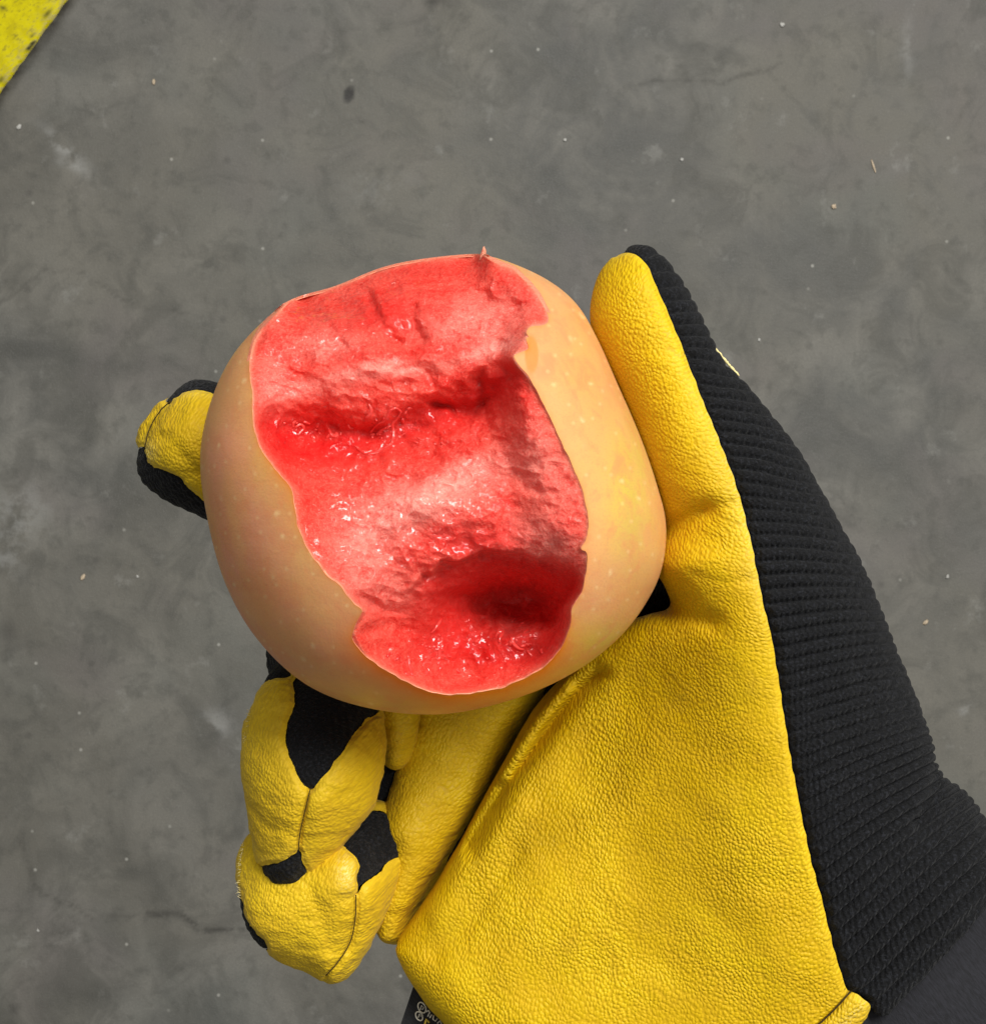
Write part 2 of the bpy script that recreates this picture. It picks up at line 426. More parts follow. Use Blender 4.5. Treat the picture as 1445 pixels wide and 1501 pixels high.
def mat_flesh():
    m = Mat('red_apple_flesh')
    pale = m.attr('pale'); deep = m.attr('deep'); wet = m.attr('wet')
    st = m.vrot(m.cm, (0, 0, math.radians(12)), (1.8, 1, 1))
    n1 = m.noise(3.2, 4, 0.62, st); n2 = m.noise(14, 3, 0.65)
    g = m.math('ADD', m.math('MULTIPLY', n1, 0.55), m.math('MULTIPLY', n2, 0.45))
    c = m.mix(m.ramp(g, 0.36, 0.62), (0.69, 0.024, 0.016), (0.83, 0.082, 0.056))
    pf = m.math('MULTIPLY', pale, m.ramp(g, 0.28, 0.60, 0.35, 1.0))
    c = m.mix(m.math('MULTIPLY', pf, 0.92), c, (0.88, 0.34, 0.275))
    n5 = m.noise(34, 2, 0.7)
    c = m.mix(m.math('MULTIPLY', m.ramp(n5, 0.52, 0.68), m.math('ADD', 0.22, m.math('MULTIPLY', pale, 0.4))), c, (0.90, 0.33, 0.26))
    c = m.mix(m.ramp(n5, 0.46, 0.32, 0.0, 0.35), c, (0.58, 0.020, 0.018))
    c = m.mix(m.math('MULTIPLY', m.ramp(n2, 0.60, 0.72), m.math('ADD', 0.10, m.math('MULTIPLY', pale, 0.4))), c, (0.90, 0.40, 0.35))
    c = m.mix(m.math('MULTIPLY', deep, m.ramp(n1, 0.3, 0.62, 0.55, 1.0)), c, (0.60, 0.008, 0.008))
    c = m.mix(m.math('MULTIPLY', m.attr('edge'), 0.7), c, (0.88, 0.33, 0.20))
    m.set('Base Color', c)
    m.set('Roughness', m.ramp(n2, 0.3, 0.7, 0.5, 0.7)); m.set('Specular IOR Level', 0.14)
    m.set('Subsurface Weight', 0.5); m.b.inputs['Subsurface Radius'].default_value = (1.0, 0.22, 0.18); m.b.inputs['Subsurface Scale'].default_value = 0.0042
    # torn wet cells underneath, a juicy film on top
    h = m.math('ADD', m.math('MULTIPLY', m.noise(9, 3, 0.65), 0.9), m.math('MULTIPLY', n2, 0.8))
    m.set('Normal', m.bump(h, 0.045, 0.8))
    film = m.noise(3.0, 1.6, 0.45, dist=1.2)
    nb = m.bump(film, 0.12, 1.0)
    m.set('Coat Normal', nb)
    m.set('Coat Weight', m.math('MULTIPLY', wet, m.ramp(m.noise(2.0, 2), 0.36, 0.50)))
    m.set('Coat Roughness', 0.06); m.b.inputs['Coat IOR'].default_value = 1.6
    return m.m
def mat_concrete():
    m = Mat('grey_concrete'); m.dim = '2D'
    big = m.noise(0.030, 5, 0.55); mid = m.noise(0.14, 5, 0.6, dist=0.4); sm = m.noise(0.7, 5, 0.6); fine = m.noise(6, 4, 0.7)
    c = m.mix(m.ramp(mid, 0.28, 0.72), (0.082, 0.081, 0.074), (0.216, 0.208, 0.186))
    c = m.mix(m.ramp(big, 0.38, 0.62, 0.0, 0.6), c, (0.182, 0.170, 0.140))
    c = m.mix(m.ramp(m.noise(0.10, 3, vec=m.vadd(m.cm, (41, 7, 0))), 0.5, 0.72, 0.0, 0.4), c, (0.165, 0.145, 0.138))
    c = m.mix(m.ramp(m.noise(0.085, 3, vec=m.vadd(m.cm, (11, 77, 0))), 0.5, 0.72, 0.0, 0.25), c, (0.135, 0.148, 0.134))
    c = m.mix(m.ramp(sm, 0.50, 0.75, 0.0, 0.38), c, (0.070, 0.069, 0.060))
    c = m.mix(m.ramp(m.noise(0.22, 5, 0.65, m.vadd(m.cm, (33, 61, 0)), dist=0.6), 0.46, 0.70, 0.0, 0.5), c, (0.080, 0.078, 0.068))
    c = m.mix(m.ramp(m.noise(0.33, 5, 0.65, m.vadd(m.cm, (90, 3, 0))), 0.62, 0.78, 0.0, 0.34), c, (0.33, 0.325, 0.30))
    c = m.mix(m.ramp(fine, 0.35, 0.7, 0.0, 0.30), c, (0.12, 0.118, 0.108))
    c = m.mix(m.ramp(m.noise(14, 2), 0.62, 0.75, 0.0, 0.22), c, (0.42, 0.41, 0.38))
    d = m.voro(0.30, 'F1'); sel = m.voro(0.30, 'F1', out='Color'); r, _, _ = m.sep(sel)
    spk = m.math('MULTIPLY', m.ramp(d, 0.05, 0.015), m.ramp(r, 0.84, 0.98, 0.0, 0.7))
    c = m.mix(spk, c, (0.44, 0.43, 0.39))
    d = m.voro(0.21, 'F1', m.vadd(m.cm, (5, 31, 0))); sel = m.voro(0.21, 'F1', m.vadd(m.cm, (5, 31, 0)), out='Color'); r, _, _ = m.sep(sel)
    c = m.mix(m.math('MULTIPLY', m.ramp(d, 0.09, 0.01), m.ramp(r, 0.75, 0.95, 0.0, 0.45)), c, (0.07, 0.066, 0.06))
    c = m.mix(m.math('MULTIPLY', m.attr('crack'), m.ramp(m.noise(1.3, 3), 0.3, 0.55, 0.2, 0.9)), c, (0.055, 0.052, 0.046))
    c = m.mix(m.math('MULTIPLY', m.attr('scuff'), m.ramp(m.noise(0.5, 5, 0.65), 0.38, 0.62)), c, (0.40, 0.40, 0.385))
    c = m.mix(m.attr('stain'), c, (0.030, 0.028, 0.026))
    c = m.mix(m.math('MULTIPLY', m.attr('marking_shade'), m.ramp(m.noise(0.9, 4, 0.6), 0.3, 0.6, 0.7, 1.0)), c, (0.022, 0.018, 0.012))  # painted shadow along the yellow marking
    m.set('Base Color', c)
    m.set('Roughness', m.ramp(mid, 0.3, 0.7, 0.50, 0.72)); m.set('Specular IOR Level', 0.35)
    m.set('Normal', m.bump(m.math('ADD', m.math('MULTIPLY', sm, 1.0), m.math('MULTIPLY', fine, 0.6)), 0.07, 0.5))
    return m.m
def mat_floor_paint():
    m = Mat('worn_yellow_floor_paint'); m.dim = '2D'
    n = m.noise(0.75, 5, 0.7); n2 = m.noise(1.7, 4, 0.65, m.vrot(m.cm, (0, 0, math.radians(-55)), (0.45, 1, 1)))
    c = m.mix(m.ramp(n, 0.35, 0.7), (0.74, 0.64, 0.0), (0.58, 0.49, 0.001))
    c = m.mix(m.ramp(n2, 0.56, 0.68, 0.0, 0.65), c, (0.30, 0.25, 0.012))
    c = m.mix(m.math('MULTIPLY', m.attr('wear'), m.ramp(n2, 0.42, 0.6)), c, (0.55, 0.47, 0.16))
    c = m.mix(m.attr('chip'), c, (0.06, 0.055, 0.02))
    m.set('Base Color', c); m.set('Roughness', 0.7); m.set('Specular IOR Level', 0.2); m.set('Normal', m.bump(m.math('ADD', n, n2), 0.08, 0.5))
    return m.m

M = dict(leather=mat_leather(), knit=mat_knit(), skin=mat_skin(), flesh=mat_flesh(), concrete=mat_concrete(), paint=mat_floor_paint(),
         sleeve=mat_cloth('charcoal_sleeve_cloth', (0.005, 0.005, 0.007), (0.016, 0.016, 0.0215)),
         thread=mat_plain('dark_seam_thread', (0.045, 0.028, 0.006), 0.8, 0.2),
         tagcloth=mat_cloth('black_label_cloth', (0.006, 0.006, 0.007), (0.016, 0.016, 0.018), 40),
         print=mat_plain('white_print', (0.62, 0.58, 0.48), 0.6), gold=mat_plain('yellow_print', (0.72, 0.52, 0.06), 0.6),
         fuzz=mat_plain('leather_fuzz', (0.80, 0.68, 0.32), 0.8, 0.2), crumb=mat_plain('pale_wood_crumb', (0.62, 0.50, 0.36), 0.8, 0.3, 0.25, 12),
         grit=mat_plain('pale_grit', (0.52, 0.51, 0.48), 0.6, 0.4, 0.25, 15), darkgrit=mat_plain('dark_grit', (0.03, 0.028, 0.025), 0.8, 0.3))

# ------------------------------------------------------------------ the floor
FZ = -HAND_Z * 100                     # floor height in hand cm
def floor_pt(px, py, dz=0.0):
    x, y = P(px, py, FZ + dz); return np.array([float(x), float(y), FZ + dz])
def build_floor():
    g = np.r_[-400, -250, -150, -90, -60, np.arange(-44, 44.01, 0.25), 60, 90, 150, 250, 400]
    n = len(g); X, Y = np.meshgrid(g, g, indexing='ij')
    V = np.stack([X.ravel(), Y.ravel(), np.full(n * n, FZ)], 1)
    i = np.arange(n * n).reshape(n, n); F = np.stack([i[:-1, :-1], i[1:, :-1], i[1:, 1:], i[:-1, 1:]], -1).reshape(-1, 4)
    px, py = to_px(V); pp = np.stack([V[:, 0], V[:, 1], V[:, 2] * 0], 1)
    wx = px + 9 * fbm(pp * 0.22, 3, 5) + 3 * vnoise(pp * 1.1, 8); wy = py + 9 * fbm(pp * 0.22 + 50, 3, 6) + 3 * vnoise(pp * 1.1 + 9, 8)
    crack = np.zeros(len(V))
    for line, w, a in (([(30, 1228), (40, 1275), (62, 1310), (100, 1326), (140, 1350)], 2.6, 0.55), ([(215, 1338), (262, 1342), (290, 1362), (330, 1368), (372, 1362), (430, 1390)], 4.0, 0.95),
                       ([(140, 1350), (215, 1338)], 2.0, 0.35), ([(50, 1368), (105, 1372)], 2.5, 0.4), ([(0, 440), (70, 400), (130, 405), (220, 452), (300, 470)], 2.6, 0.42),
                       ([(910, 125), (1000, 112), (1062, 118), (1112, 104), (1145, 92)], 2.4, 0.5), ([(0, 1455), (12, 1470), (30, 1475)], 3, 0.4)):
        crack = np.maximum(crack, a * np.exp(-(poly_dist(wx, wy, line, False, False) / w) ** 2))
    def blob(cx, cy, rx, ry, ang=0, warp=1.0):
        a = math.radians(ang); dx, dy = px + warp * (wx - px) - cx, py + warp * (wy - py) - cy
        u, v = dx * math.cos(a) + dy * math.sin(a), -dx * math.sin(a) + dy * math.cos(a)
        return np.exp(-((u / rx) ** 2 + (v / ry) ** 2))
    stain = np.maximum(0.95 * smooth(0.25, 0.7, blob(511, 138, 9, 14, 10, 0.3)), 0.5 * blob(525, 180, 9, 4, 10)); stain = np.maximum(stain, 0.6 * blob(632, 0, 14, 8)); stain = np.maximum(stain, 0.45 * blob(8, 930, 14, 22)); stain = np.maximum(stain, 0.4 * blob(18, 1478, 9, 6))
    scuff = 0.0
    for b in ((95, 218, 45, 10, 42, .55), (110, 245, 30, 7, 30, .5), (25, 760, 38, 45, 0, .42), (10, 810, 30, 35, 0, .38), (320, 1058, 28, 16, 30, .42), (1330, 70, 8, 45, 0, .3), (1415, 1045, 12, 6, -30, .6), (1263, 827, 10, 6, 40, .6), (560, 280, 60, 25, 0, .15)):
        scuff = np.maximum(scuff, b[5] * blob(*b[:5]))
    ex, ey = 103.0, 0.0
    gr = poly_dist(px, py, [(340, -330), (103, -4), (-2, 140), (-340, 600)], False, False)
    marking_shade = np.maximum(1.0 * np.exp(-(gr / 13) ** 2), 0.16 * np.exp(-(gr / 60) ** 2))  # shadow beside the marking's raised edge, painted as a dark strip
    o = mesh_obj('floor', V, F, M['concrete'], attrs=dict(crack=crack, stain=stain, scuff=scuff, marking_shade=marking_shade))
    tag(o, kind='structure')
build_floor()

def build_marking():
    # a band of yellow paint: straight edge through two points of the floor, worn along that edge
    a = floor_pt(101, 0); b = floor_pt(0, 138); d = (b - a)[:2]; d /= np.linalg.norm(d); nrm = np.array([d[1], -d[0]])
    if nrm[0] > 0: nrm = -nrm
    L, W, h = 120.0, 9.6, 0.30
    u = np.r_[-L, -60, -40, np.arange(-30, 30, 0.22), 40, 60, L]; w = np.r_[np.arange(0, 2.0, 0.12), np.arange(2.0, W, 0.35), W]
    U, Wd = np.meshgrid(u, w, indexing='ij')
    p3 = np.stack([U.ravel(), Wd.ravel(), 0 * U.ravel()], 1)
    edge = 0.16 * fbm(p3 * [1.1, 0, 0], 4, 3) * np.exp(-Wd.ravel() / 0.6)
    mid = (a + b)[:2] / 2
    xy = mid[None] + d[None] * U.ravel()[:, None] + nrm[None] * (Wd.ravel() + edge)[:, None]
    zz = FZ + h * (1 - np.exp(-(Wd.ravel() + 0.05) / 0.12)) * np.where(Wd.ravel() > W - 0.01, 0.05, 1) + 0.02 * fbm(p3 * 1.5, 3, 9)
    zz = np.where(Wd.ravel() == 0, FZ - 0.05, zz)
    V = np.c_[xy, zz]; nu, nw = len(u), len(w); i = np.arange(nu * nw).reshape(nu, nw)
    F = np.stack([i[:-1, :-1], i[:-1, 1:], i[1:, 1:], i[1:, :-1]], -1).reshape(-1, 4)
    wear = np.exp(-Wd.ravel() / 0.5)
    chip = smooth(0.50, 0.62, fbm(p3 * [0.9, 1.6, 1], 4, 21) * 0.9 + 0.35 * np.exp(-Wd.ravel() / 1.2)) * (Wd.ravel() > 0.1)
    px, py = to_px(V)
    for cx, cy, rx, ry, an in ((70, 20, 9, 3.2, -50), (48, 52, 3.5, 2.2, -50), (2, 117, 6, 4, -55), (5, 12, 6, 4, 30)):
        an = math.radians(an); dx, dy = px - cx, py - cy; uu, vv = dx * math.cos(an) + dy * math.sin(an), -dx * math.sin(an) + dy * math.cos(an)
        chip = np.maximum(chip, 0.9 * np.exp(-((uu / rx) ** 2 + (vv / ry) ** 2)))
    o = mesh_obj('floor_marking', V, F, M['paint'], attrs=dict(wear=wear, chip=chip))
    tag(o, 'chipped bright yellow painted floor marking band across the concrete corner', 'floor marking')
build_marking()

# ------------------------------------------------------------------ the apple
A_C = (637.0, 712.0)
A_OUT = [(700, 374), (742, 381), (800, 408), (845, 446), (878, 500), (908, 565), (940, 640), (964, 712), (977, 770), (972, 830), (950, 880), (908, 934), (845, 984),
         (762, 1022), (652, 1047), (545, 1040), (452, 1006), (378, 938), (330, 852), (302, 748), (295, 668), (310, 590), (342, 520), (392, 465), (432, 439), (492, 421), (560, 394), (622, 381)]
HA = 3.35
_o = spline(A_OUT, 10, True)
_ang = np.arctan2(-(_o[:, 1] - A_C[1]), _o[:, 0] - A_C[0]); _rad = np.hypot(_o[:, 0] - A_C[0], _o[:, 1] - A_C[1]) / PXCM * 0.992
_s = np.argsort(_ang); _ang, _rad = _ang[_s], _rad[_s]
def a_R(phi): return np.interp(phi, np.r_[_ang - 2 * math.pi, _ang, _ang + 2 * math.pi], np.tile(_rad, 3))
ACX, ACY = (A_C[0] - 722.5) / PXCM, (750.5 - A_C[1]) / PXCM
_ks = np.linspace(-math.pi, math.pi, 721)
_sm = a_R(_ks)
for _ in range(60): _sm = (np.roll(_sm, 1) + np.roll(_sm, -1) + _sm) / 3
def a_Rs(phi, w):        # outline near the rim, rounder towards the middle
    return a_R(phi) * w + np.interp(phi, _ks, _sm) * (1 - w)
def dome(x, y):
    dx, dy = x - ACX, y - ACY; r = np.hypot(dx, dy)
    rho = np.clip(r / a_R(np.arctan2(dy, dx)), 0, 1)
    return HA * np.sqrt(np.maximum(1 - rho ** 2.35, 0)), rho
def skin_z(px, py):
    """height of the whole apple's skin under a photo pixel"""
    lo = np.zeros(np.shape(px)); hi = np.full(np.shape(px), 5.0)
    for _ in range(26):
        z = (lo + hi) / 2; x, y = P(px, py, z); d = dome(x, y)[0]
        up = d > z; lo = np.where(up, z, lo); hi = np.where(up, hi, z)
    return (lo + hi) / 2
BITE = [(434, 432), (460, 422), (492, 410), (530, 396), (562, 384), (590, 376), (624, 371), (660, 366), (694, 366), (716, 378), (744, 390), (768, 408), (788, 430), (800, 455), (803, 470), (796, 477), (778, 479),
        (772, 488), (776, 494), (771, 496), (774, 510), (762, 516), (752, 523), (763, 538), (775, 552), (790, 580), (806, 612), (822, 646), (838, 682), (852, 716), (860, 748), (862, 778), (857, 796), (852, 806), (861, 812), (859, 840), (854, 866),
        (846, 878), (838, 892), (836, 912), (829, 936), (815, 958), (796, 978), (770, 994), (735, 1008), (690, 1017), (648, 1018), (612, 1008), (584, 992), (556, 976), (530, 956), (516, 935),
        (521, 915), (531, 897), (520, 886), (500, 862), (474, 836), (452, 806), (440, 780), (432, 748), (427, 716), (404, 688), (386, 664), (374, 634), (371, 606), (370, 572), (366, 540), (371, 506), (386, 478), (408, 456)]
_b = np.array(BITE, float)
def _rough(poly):
    out = []
    n = len(poly)
    for i in range(n):
        a, b = poly[i], poly[(i + 1) % n]; m = max(1, int(np.hypot(*(b - a)) / 5))
        for t in np.arange(m) / m: out.append(a + (b - a) * t)
    out = np.array(out); q = np.c_[out, np.zeros(len(out))]
    k = np.where(out[:, 1] > 800, 2.4, 1.7)[:, None]
    return out + k * np.c_[fbm(q / 16, 3, 31), fbm(q / 16 + 40, 3, 32)]
_b = np.array([p for p in spline(_b, 3, True)])
BITE_P = _rough(_b)

apple = empty('apple', (ACX, ACY, -HA), 'bitten peach skinned apple with wet red flesh, held in the glove', 'apple')

def build_apple():
    nl, ns = 300, 760
    th = np.linspace(0.0, 1.0, nl); th = np.r_[th * 0.58, 0.58 + np.linspace(0, 1, 90)[1:] * 0.42] * math.pi
    ph = np.arange(ns) / ns * 2 * math.pi - math.pi
    TH, PH = np.meshgrid(th, ph, indexing='ij')
    rho = np.sin(TH); rho = np.clip(rho, 0, 1); cz = np.cos(TH)
    R = a_Rs(PH, smooth(0.55, 0.98, rho))
    zz = np.sign(cz) * HA * np.sqrt(np.maximum(1 - rho ** 2.35, 0)); zz = np.where(cz < 0, zz * 0.98, zz)
    rr = rho * R
    # shoulder dimple where the blossom end sits, behind on the far side
    V = np.stack([ACX + rr * np.cos(PH), ACY + rr * np.sin(PH), zz], -1).reshape(-1, 3)
    V += 0.035 * np.c_[vnoise(V * 0.55, 1), vnoise(V * 0.55 + 9, 2), vnoise(V * 0.55 + 5, 3)] * smooth(-0.5, 1.2, V[:, 2])[:, None]
    i = np.arange(len(th) * ns).reshape(len(th), ns); j = np.roll(i, -1, 1)
    Q = np.stack([i[:-1], i[1:], j[1:], j[:-1]], -1).reshape(-1, 4)
    T = quads_to_tris(Q)
    T = T[(np.abs(V[T[:, 0]] - V[T[:, 1]]).sum(1) > 1e-9) & (np.abs(V[T[:, 1]] - V[T[:, 2]]).sum(1) > 1e-9) & (np.abs(V[T[:, 2]] - V[T[:, 0]]).sum(1) > 1e-9)]
    px, py = to_px(V)
    s = poly_dist(px, py, BITE_P); s = np.maximum(s, (0.22 - V[:, 2]) * 30)
    def g(cx, cy, rx, ry): return np.exp(-((px - cx) / rx) ** 2 - ((py - cy) / ry) ** 2)
    front = smooth(-1.5, 0.5, V[:, 2])
    yellow = np.clip(1.0 * g(925, 720, 42, 120) + 0.9 * g(870, 950, 110, 40) + 0.45 * g(850, 600, 30, 120) + 0.5 * g(600, 1030, 140, 18) + 0.55 * g(395, 640, 35, 80) + 0.5 * g(440, 760, 30, 80) + 0.35 * g(800, 1000, 200, 40), 0, 1)
    blush = np.clip(1.0 * g(350, 820, 80, 170) + 0.5 * g(450, 960, 90, 60) + 0.7 * g(900, 850, 50, 50) + 0.5 * g(330, 700, 50, 90) + 0.45 * g(830, 620, 40, 70), 0, 1)
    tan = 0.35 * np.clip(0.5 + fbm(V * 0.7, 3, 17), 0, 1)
    rim = 1.4 * np.exp(-np.maximum(s, 0) / 24) * smooth(880, 1000, py) + 0.5 * np.exp(-np.maximum(s, 0) / 4) + 0.6 * np.exp(-np.maximum(s, 0) / 16) * g(415, 700, 40, 60) + 0.75 * smooth(0.3, 0.6, g(779, 520, 11, 30))  # light glowing through the flesh painted below the bite; last term a juice smear
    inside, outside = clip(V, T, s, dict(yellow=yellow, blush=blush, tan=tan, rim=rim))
    Vs, Ts, at, ss = outside
    # the peel's edge: it curls up a hair and has thickness
    N = normals(Vs, Ts)
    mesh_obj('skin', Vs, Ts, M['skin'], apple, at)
    e = np.abs(ss) < 1e-9
    edges = np.concatenate([Ts[:, [0, 1]], Ts[:, [1, 2]], Ts[:, [2, 0]]]); ek = np.sort(edges, 1)
    _, inv, cnt = np.unique(ek, axis=0, return_inverse=True, return_counts=True); inv = inv.ravel()
    b = edges[(cnt[inv] == 1) & e[edges[:, 0]] & e[edges[:, 1]]]
    pxs, pys = to_px(Vs); bw = 0.012 + 0.05 * np.exp(-((pxs - 764) / 14) ** 2 - ((pys - 540) / 18) ** 2) + 0.035 * np.exp(-((pxs - 478) / 50) ** 2 - ((pys - 845) / 45) ** 2)
    n0 = len(b); low = -N * bw[:, None]
    pp = Vs[b[:, 0]], Vs[b[:, 1]]
    RV = np.concatenate([pp[0], pp[1], pp[1] + low[b[:, 1]], pp[0] + low[b[:, 0]]])
    k = np.arange(n0); RF = np.stack([k + n0, k, k + 3 * n0, k + 2 * n0], 1)
    mesh_obj('peel_edge', RV, RF, M['peel'], apple)
M['peel'] = mat_plain('peel_edge', (0.76, 0.27, 0.16), 0.5, 0.4, 0.3, 8)
build_apple()

def flesh_height(px, py):
    """height of the bitten surface, and masks, at photo pixels"""
    sk = skin_z(px, py)
    q = np.c_[px, py, 0 * px] / PXCM
    ctrl = []
    bp = BITE_P[::9]; bz = skin_z(bp[:, 0], bp[:, 1])
    for (x, y), z in zip(bp, bz):
        if z > 0.4: ctrl.append((x, y, z - 0.035))
    for x, y in ((436, 441), (470, 430), (505, 417), (545, 402), (590, 389), (630, 381), (665, 377), (695, 375)): ctrl.append((x, y, 0.22))
    for c in ((470, 480, 1.45), (560, 450, 1.30), (640, 430, 1.25), (720, 430, 1.40), (760, 465, 1.95), (440, 540, 1.75), (520, 510, 1.85), (600, 500, 1.80), (690, 490, 1.90), (740, 505, 2.2),
              (430, 600, 1.75), (500, 560, 1.98), (580, 550, 2.02), (660, 545, 2.05), (720, 530, 2.2), (460, 690, 1.95), (430, 650, 1.75), (540, 690, 1.95), (620, 665, 1.92), (700, 640, 2.02), (745, 610, 2.2),
              (520, 760, 2.30), (600, 730, 2.38), (680, 710, 2.34), (740, 690, 2.30), (760, 760, 2.35), (560, 820, 2.38), (640, 790, 2.42), (720, 790, 2.40), (790, 800, 2.42), (830, 815, 2.42),
              (560, 880, 2.25), (620, 860, 2.2), (570, 935, 1.95), (640, 920, 1.55), (720, 900, 1.35), (800, 900, 1.5), (640, 975, 1.3), (720, 960, 1.15), (790, 950, 1.25), (690, 1000, 0.98)):
        ctrl.append(c)
    for x, y in ((786, 456), (770, 426), (775, 470)): ctrl.append((x, y, float(skin_z(np.array([x * 1.0]), np.array([y * 1.0]))[0]) - 0.14))
    for x, y, dp in ((785, 615, .20), (806, 665, .20), (766, 575, .28), (830, 720, .18), (838, 770, .18), (752, 560, .45), (772, 640, .35), (800, 720, .34)): ctrl.append((x, y, float(skin_z(np.array([x * 1.0]), np.array([y * 1.0]))[0]) - dp))
    z = RBF(ctrl, 1e-4)(px, py)
    wx = px + 16 * fbm(q * 1.3, 4, 41, 0.6); wy = py + 16 * fbm(q * 1.3 + 30, 4, 42, 0.6)
    sd = -poly_dist(px, py, BITE_P)                    # > 0 inside
    sd = np.minimum(sd, -poly_dist(px, py, spline(A_OUT, 6, True)) + 1.5)
    inn = smooth(2, 26, sd)
    # the long groove of the upper bite, steep on its upper side
    gl = [(400, 612), (450, 632), (520, 640), (580, 628), (640, 606), (700, 580), (745, 556), (768, 532)]
    d = poly_dist(wx, wy, gl, False, False); side = wy - np.interp(wx, [p[0] for p in gl], [p[1] for p in gl])
    w = np.where(side < 0, 24.0, 44.0)
    gd = np.interp(px, [380, 460, 560, 660, 740, 780], [0.12, 0.30, 0.36, 0.34, 0.22, 0.08])
    groove = np.exp(-(d / w) ** 2); z = z - gd * groove * inn
    # cells broken off in the groove, rifts running up from it
    for line, dep, wd in (([(585, 548), (610, 535), (632, 540), (640, 556)], 0.12, 10), ([(545, 440), (560, 470), (585, 500)], 0.12, 9), ([(610, 455), (622, 490)], 0.10, 8), ([(700, 440), (730, 452), (770, 440)], 0.09, 10), ([(470, 470), (500, 500), (490, 520)], 0.09, 10),
                          ([(715, 560), (722, 590), (742, 640), (762, 690), (790, 712)], 0.09, 13), ([(640, 590), (700, 600), (730, 585)], 0.16, 9), ([(520, 880), (560, 895), (600, 900)], 0.10, 8), ([(518, 932), (560, 926), (600, 915)], 0.13, 9), ([(420, 690), (470, 720), (500, 700)], 0.07, 12),
                          ([(455, 815), (500, 860), (545, 890)], 0.10, 9), ([(600, 700), (560, 720), (520, 725)], 0.08, 14)):
        z = z - dep * np.exp(-(poly_dist(wx, wy, line, False, False) / wd) ** 2) * inn
    # left-over tooth of flesh on the right wall
    z = z + 0.20 * smooth(0, 16, wx - np.interp(wy, [540, 560, 590, 620, 660], [712, 706, 712, 716, 735])) * smooth(535, 560, wy) * smooth(690, 600, wy) * smooth(800, 760, wx) * inn
    # the lower tooth pit: two ledges, steep above, easing out below
    xs = [520, 570, 620, 670, 720, 770, 815, 845, 870]
    t1 = wy - np.interp(wx, xs, [905, 880, 850, 812, 797, 800, 816, 836, 850])
    lat1 = smooth(570, 650, wx) * smooth(872, 850, wx)
    z = z - 0.34 * smooth(0, 10, t1) * np.exp(-(np.maximum(t1, 0) / 150) ** 2) * lat1 * inn
    t2 = wy - np.interp(wx, xs, [925, 905, 872, 852, 845, 846, 856, 872, 890])
    lat2 = smooth(590, 670, wx) * smooth(850, 822, wx)
    z = z - 0.85 * np.exp(-(np.abs((wx - 742) / 78) ** 2.6) - (np.abs((wy - 876) / 40) ** 2.4))
    z = z - 0.36 * smooth(0, 26, t2) * np.exp(-(np.maximum(t2 - 10, 0) / 85) ** 2) * lat2 * inn
    # right edge of the pit
    # soft lump in the pit
    z = z + 0.28 * np.exp(-((px - 760) / 42) ** 2 - ((py - 935) / 26) ** 2) + 0.16 * np.exp(-((px - 655) / 36) ** 2 - ((py - 955) / 24) ** 2) + 0.12 * np.exp(-((px - 700) / 30) ** 2 - ((py - 905) / 18) ** 2)
    pit = smooth(0, 20, t1) * lat1
    # torn texture
    st = q * np.array([1.0, 1.25, 1]) @ np.array([[0.97, -0.22, 0], [0.22, 0.97, 0], [0, 0, 1]])
    rough = np.clip(0.75 + 0.5 * fbm(q * 0.9, 2, 51), 0.3, 1.4)
    n = 0.11 * fbm(st * 1.9, 3, 52) + 0.040 * (1 - np.abs(fbm(st * 3.6 + 7, 2, 53)) * 2.4) + 0.016 * fbm(q * 9, 2, 54) * rough
    z = z + n * smooth(0, 14, sd) * (0.55 + 0.45 * inn)
    wv = smooth(-1.0, 4.5, -poly_dist(px, py, BITE_P))
    z = np.where(sk > 0.5, np.minimum(z * wv + (sk - 0.02) * (1 - wv), sk - 0.02), z)
    z = np.maximum(z, 0.1)
    def g(cx, cy, rx, ry, an=0):
        an = math.radians(an); dx, dy = wx - cx, wy - cy; u, v = dx * math.cos(an) + dy * math.sin(an), -dx * math.sin(an) + dy * math.cos(an)
        return np.exp(-(u / rx) ** 2 - (v / ry) ** 2)
    pale = 0.85 * g(560, 545, 80, 13, -8) + 0.8 * g(725, 512, 50, 12, -22) + 0.55 * g(480, 505, 45, 22) + 0.5 * g(690, 475, 70, 30) + 0.95 * g(610, 740, 90, 34, -18) + 0.6 * g(700, 690, 70, 22, -14) + 0.6 * g(540, 800, 50, 50) + 0.55 * g(800, 790, 60, 30, 25) + 0.45 * g(800, 690, 40, 80, -25) + 0.5 * g(440, 570, 60, 14, 5) + 0.4 * g(400, 560, 25, 60) + 0.35 * g(560, 870, 60, 30) + 0.3 * g(750, 440, 40, 30) + 0.4 * g(745, 925, 30, 20) + 0.3 * g(820, 910, 14, 40)
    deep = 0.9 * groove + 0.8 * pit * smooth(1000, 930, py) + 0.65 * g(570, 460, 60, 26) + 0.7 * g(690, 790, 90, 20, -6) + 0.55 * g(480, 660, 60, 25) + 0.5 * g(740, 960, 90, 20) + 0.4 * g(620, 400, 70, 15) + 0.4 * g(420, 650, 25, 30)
    wet = 0.12 + 0.8 * g(560, 630, 130, 40) + 0.75 * g(500, 460, 120, 45) + 0.7 * g(570, 760, 120, 60) + 0.9 * g(700, 950, 160, 55) + 0.4 * g(450, 640, 60, 60) + 0.35 * g(640, 800, 120, 40)
    wet = wet * (1 - 0.75 * g(800, 650, 60, 120)) * (1 - 0.5 * g(700, 440, 90, 50))
    edge = np.exp(-np.maximum(sd, 0) / 3.5)
    return z, np.clip(pale, 0, 1), np.clip(deep, 0, 1), np.clip(wet, 0, 1), edge
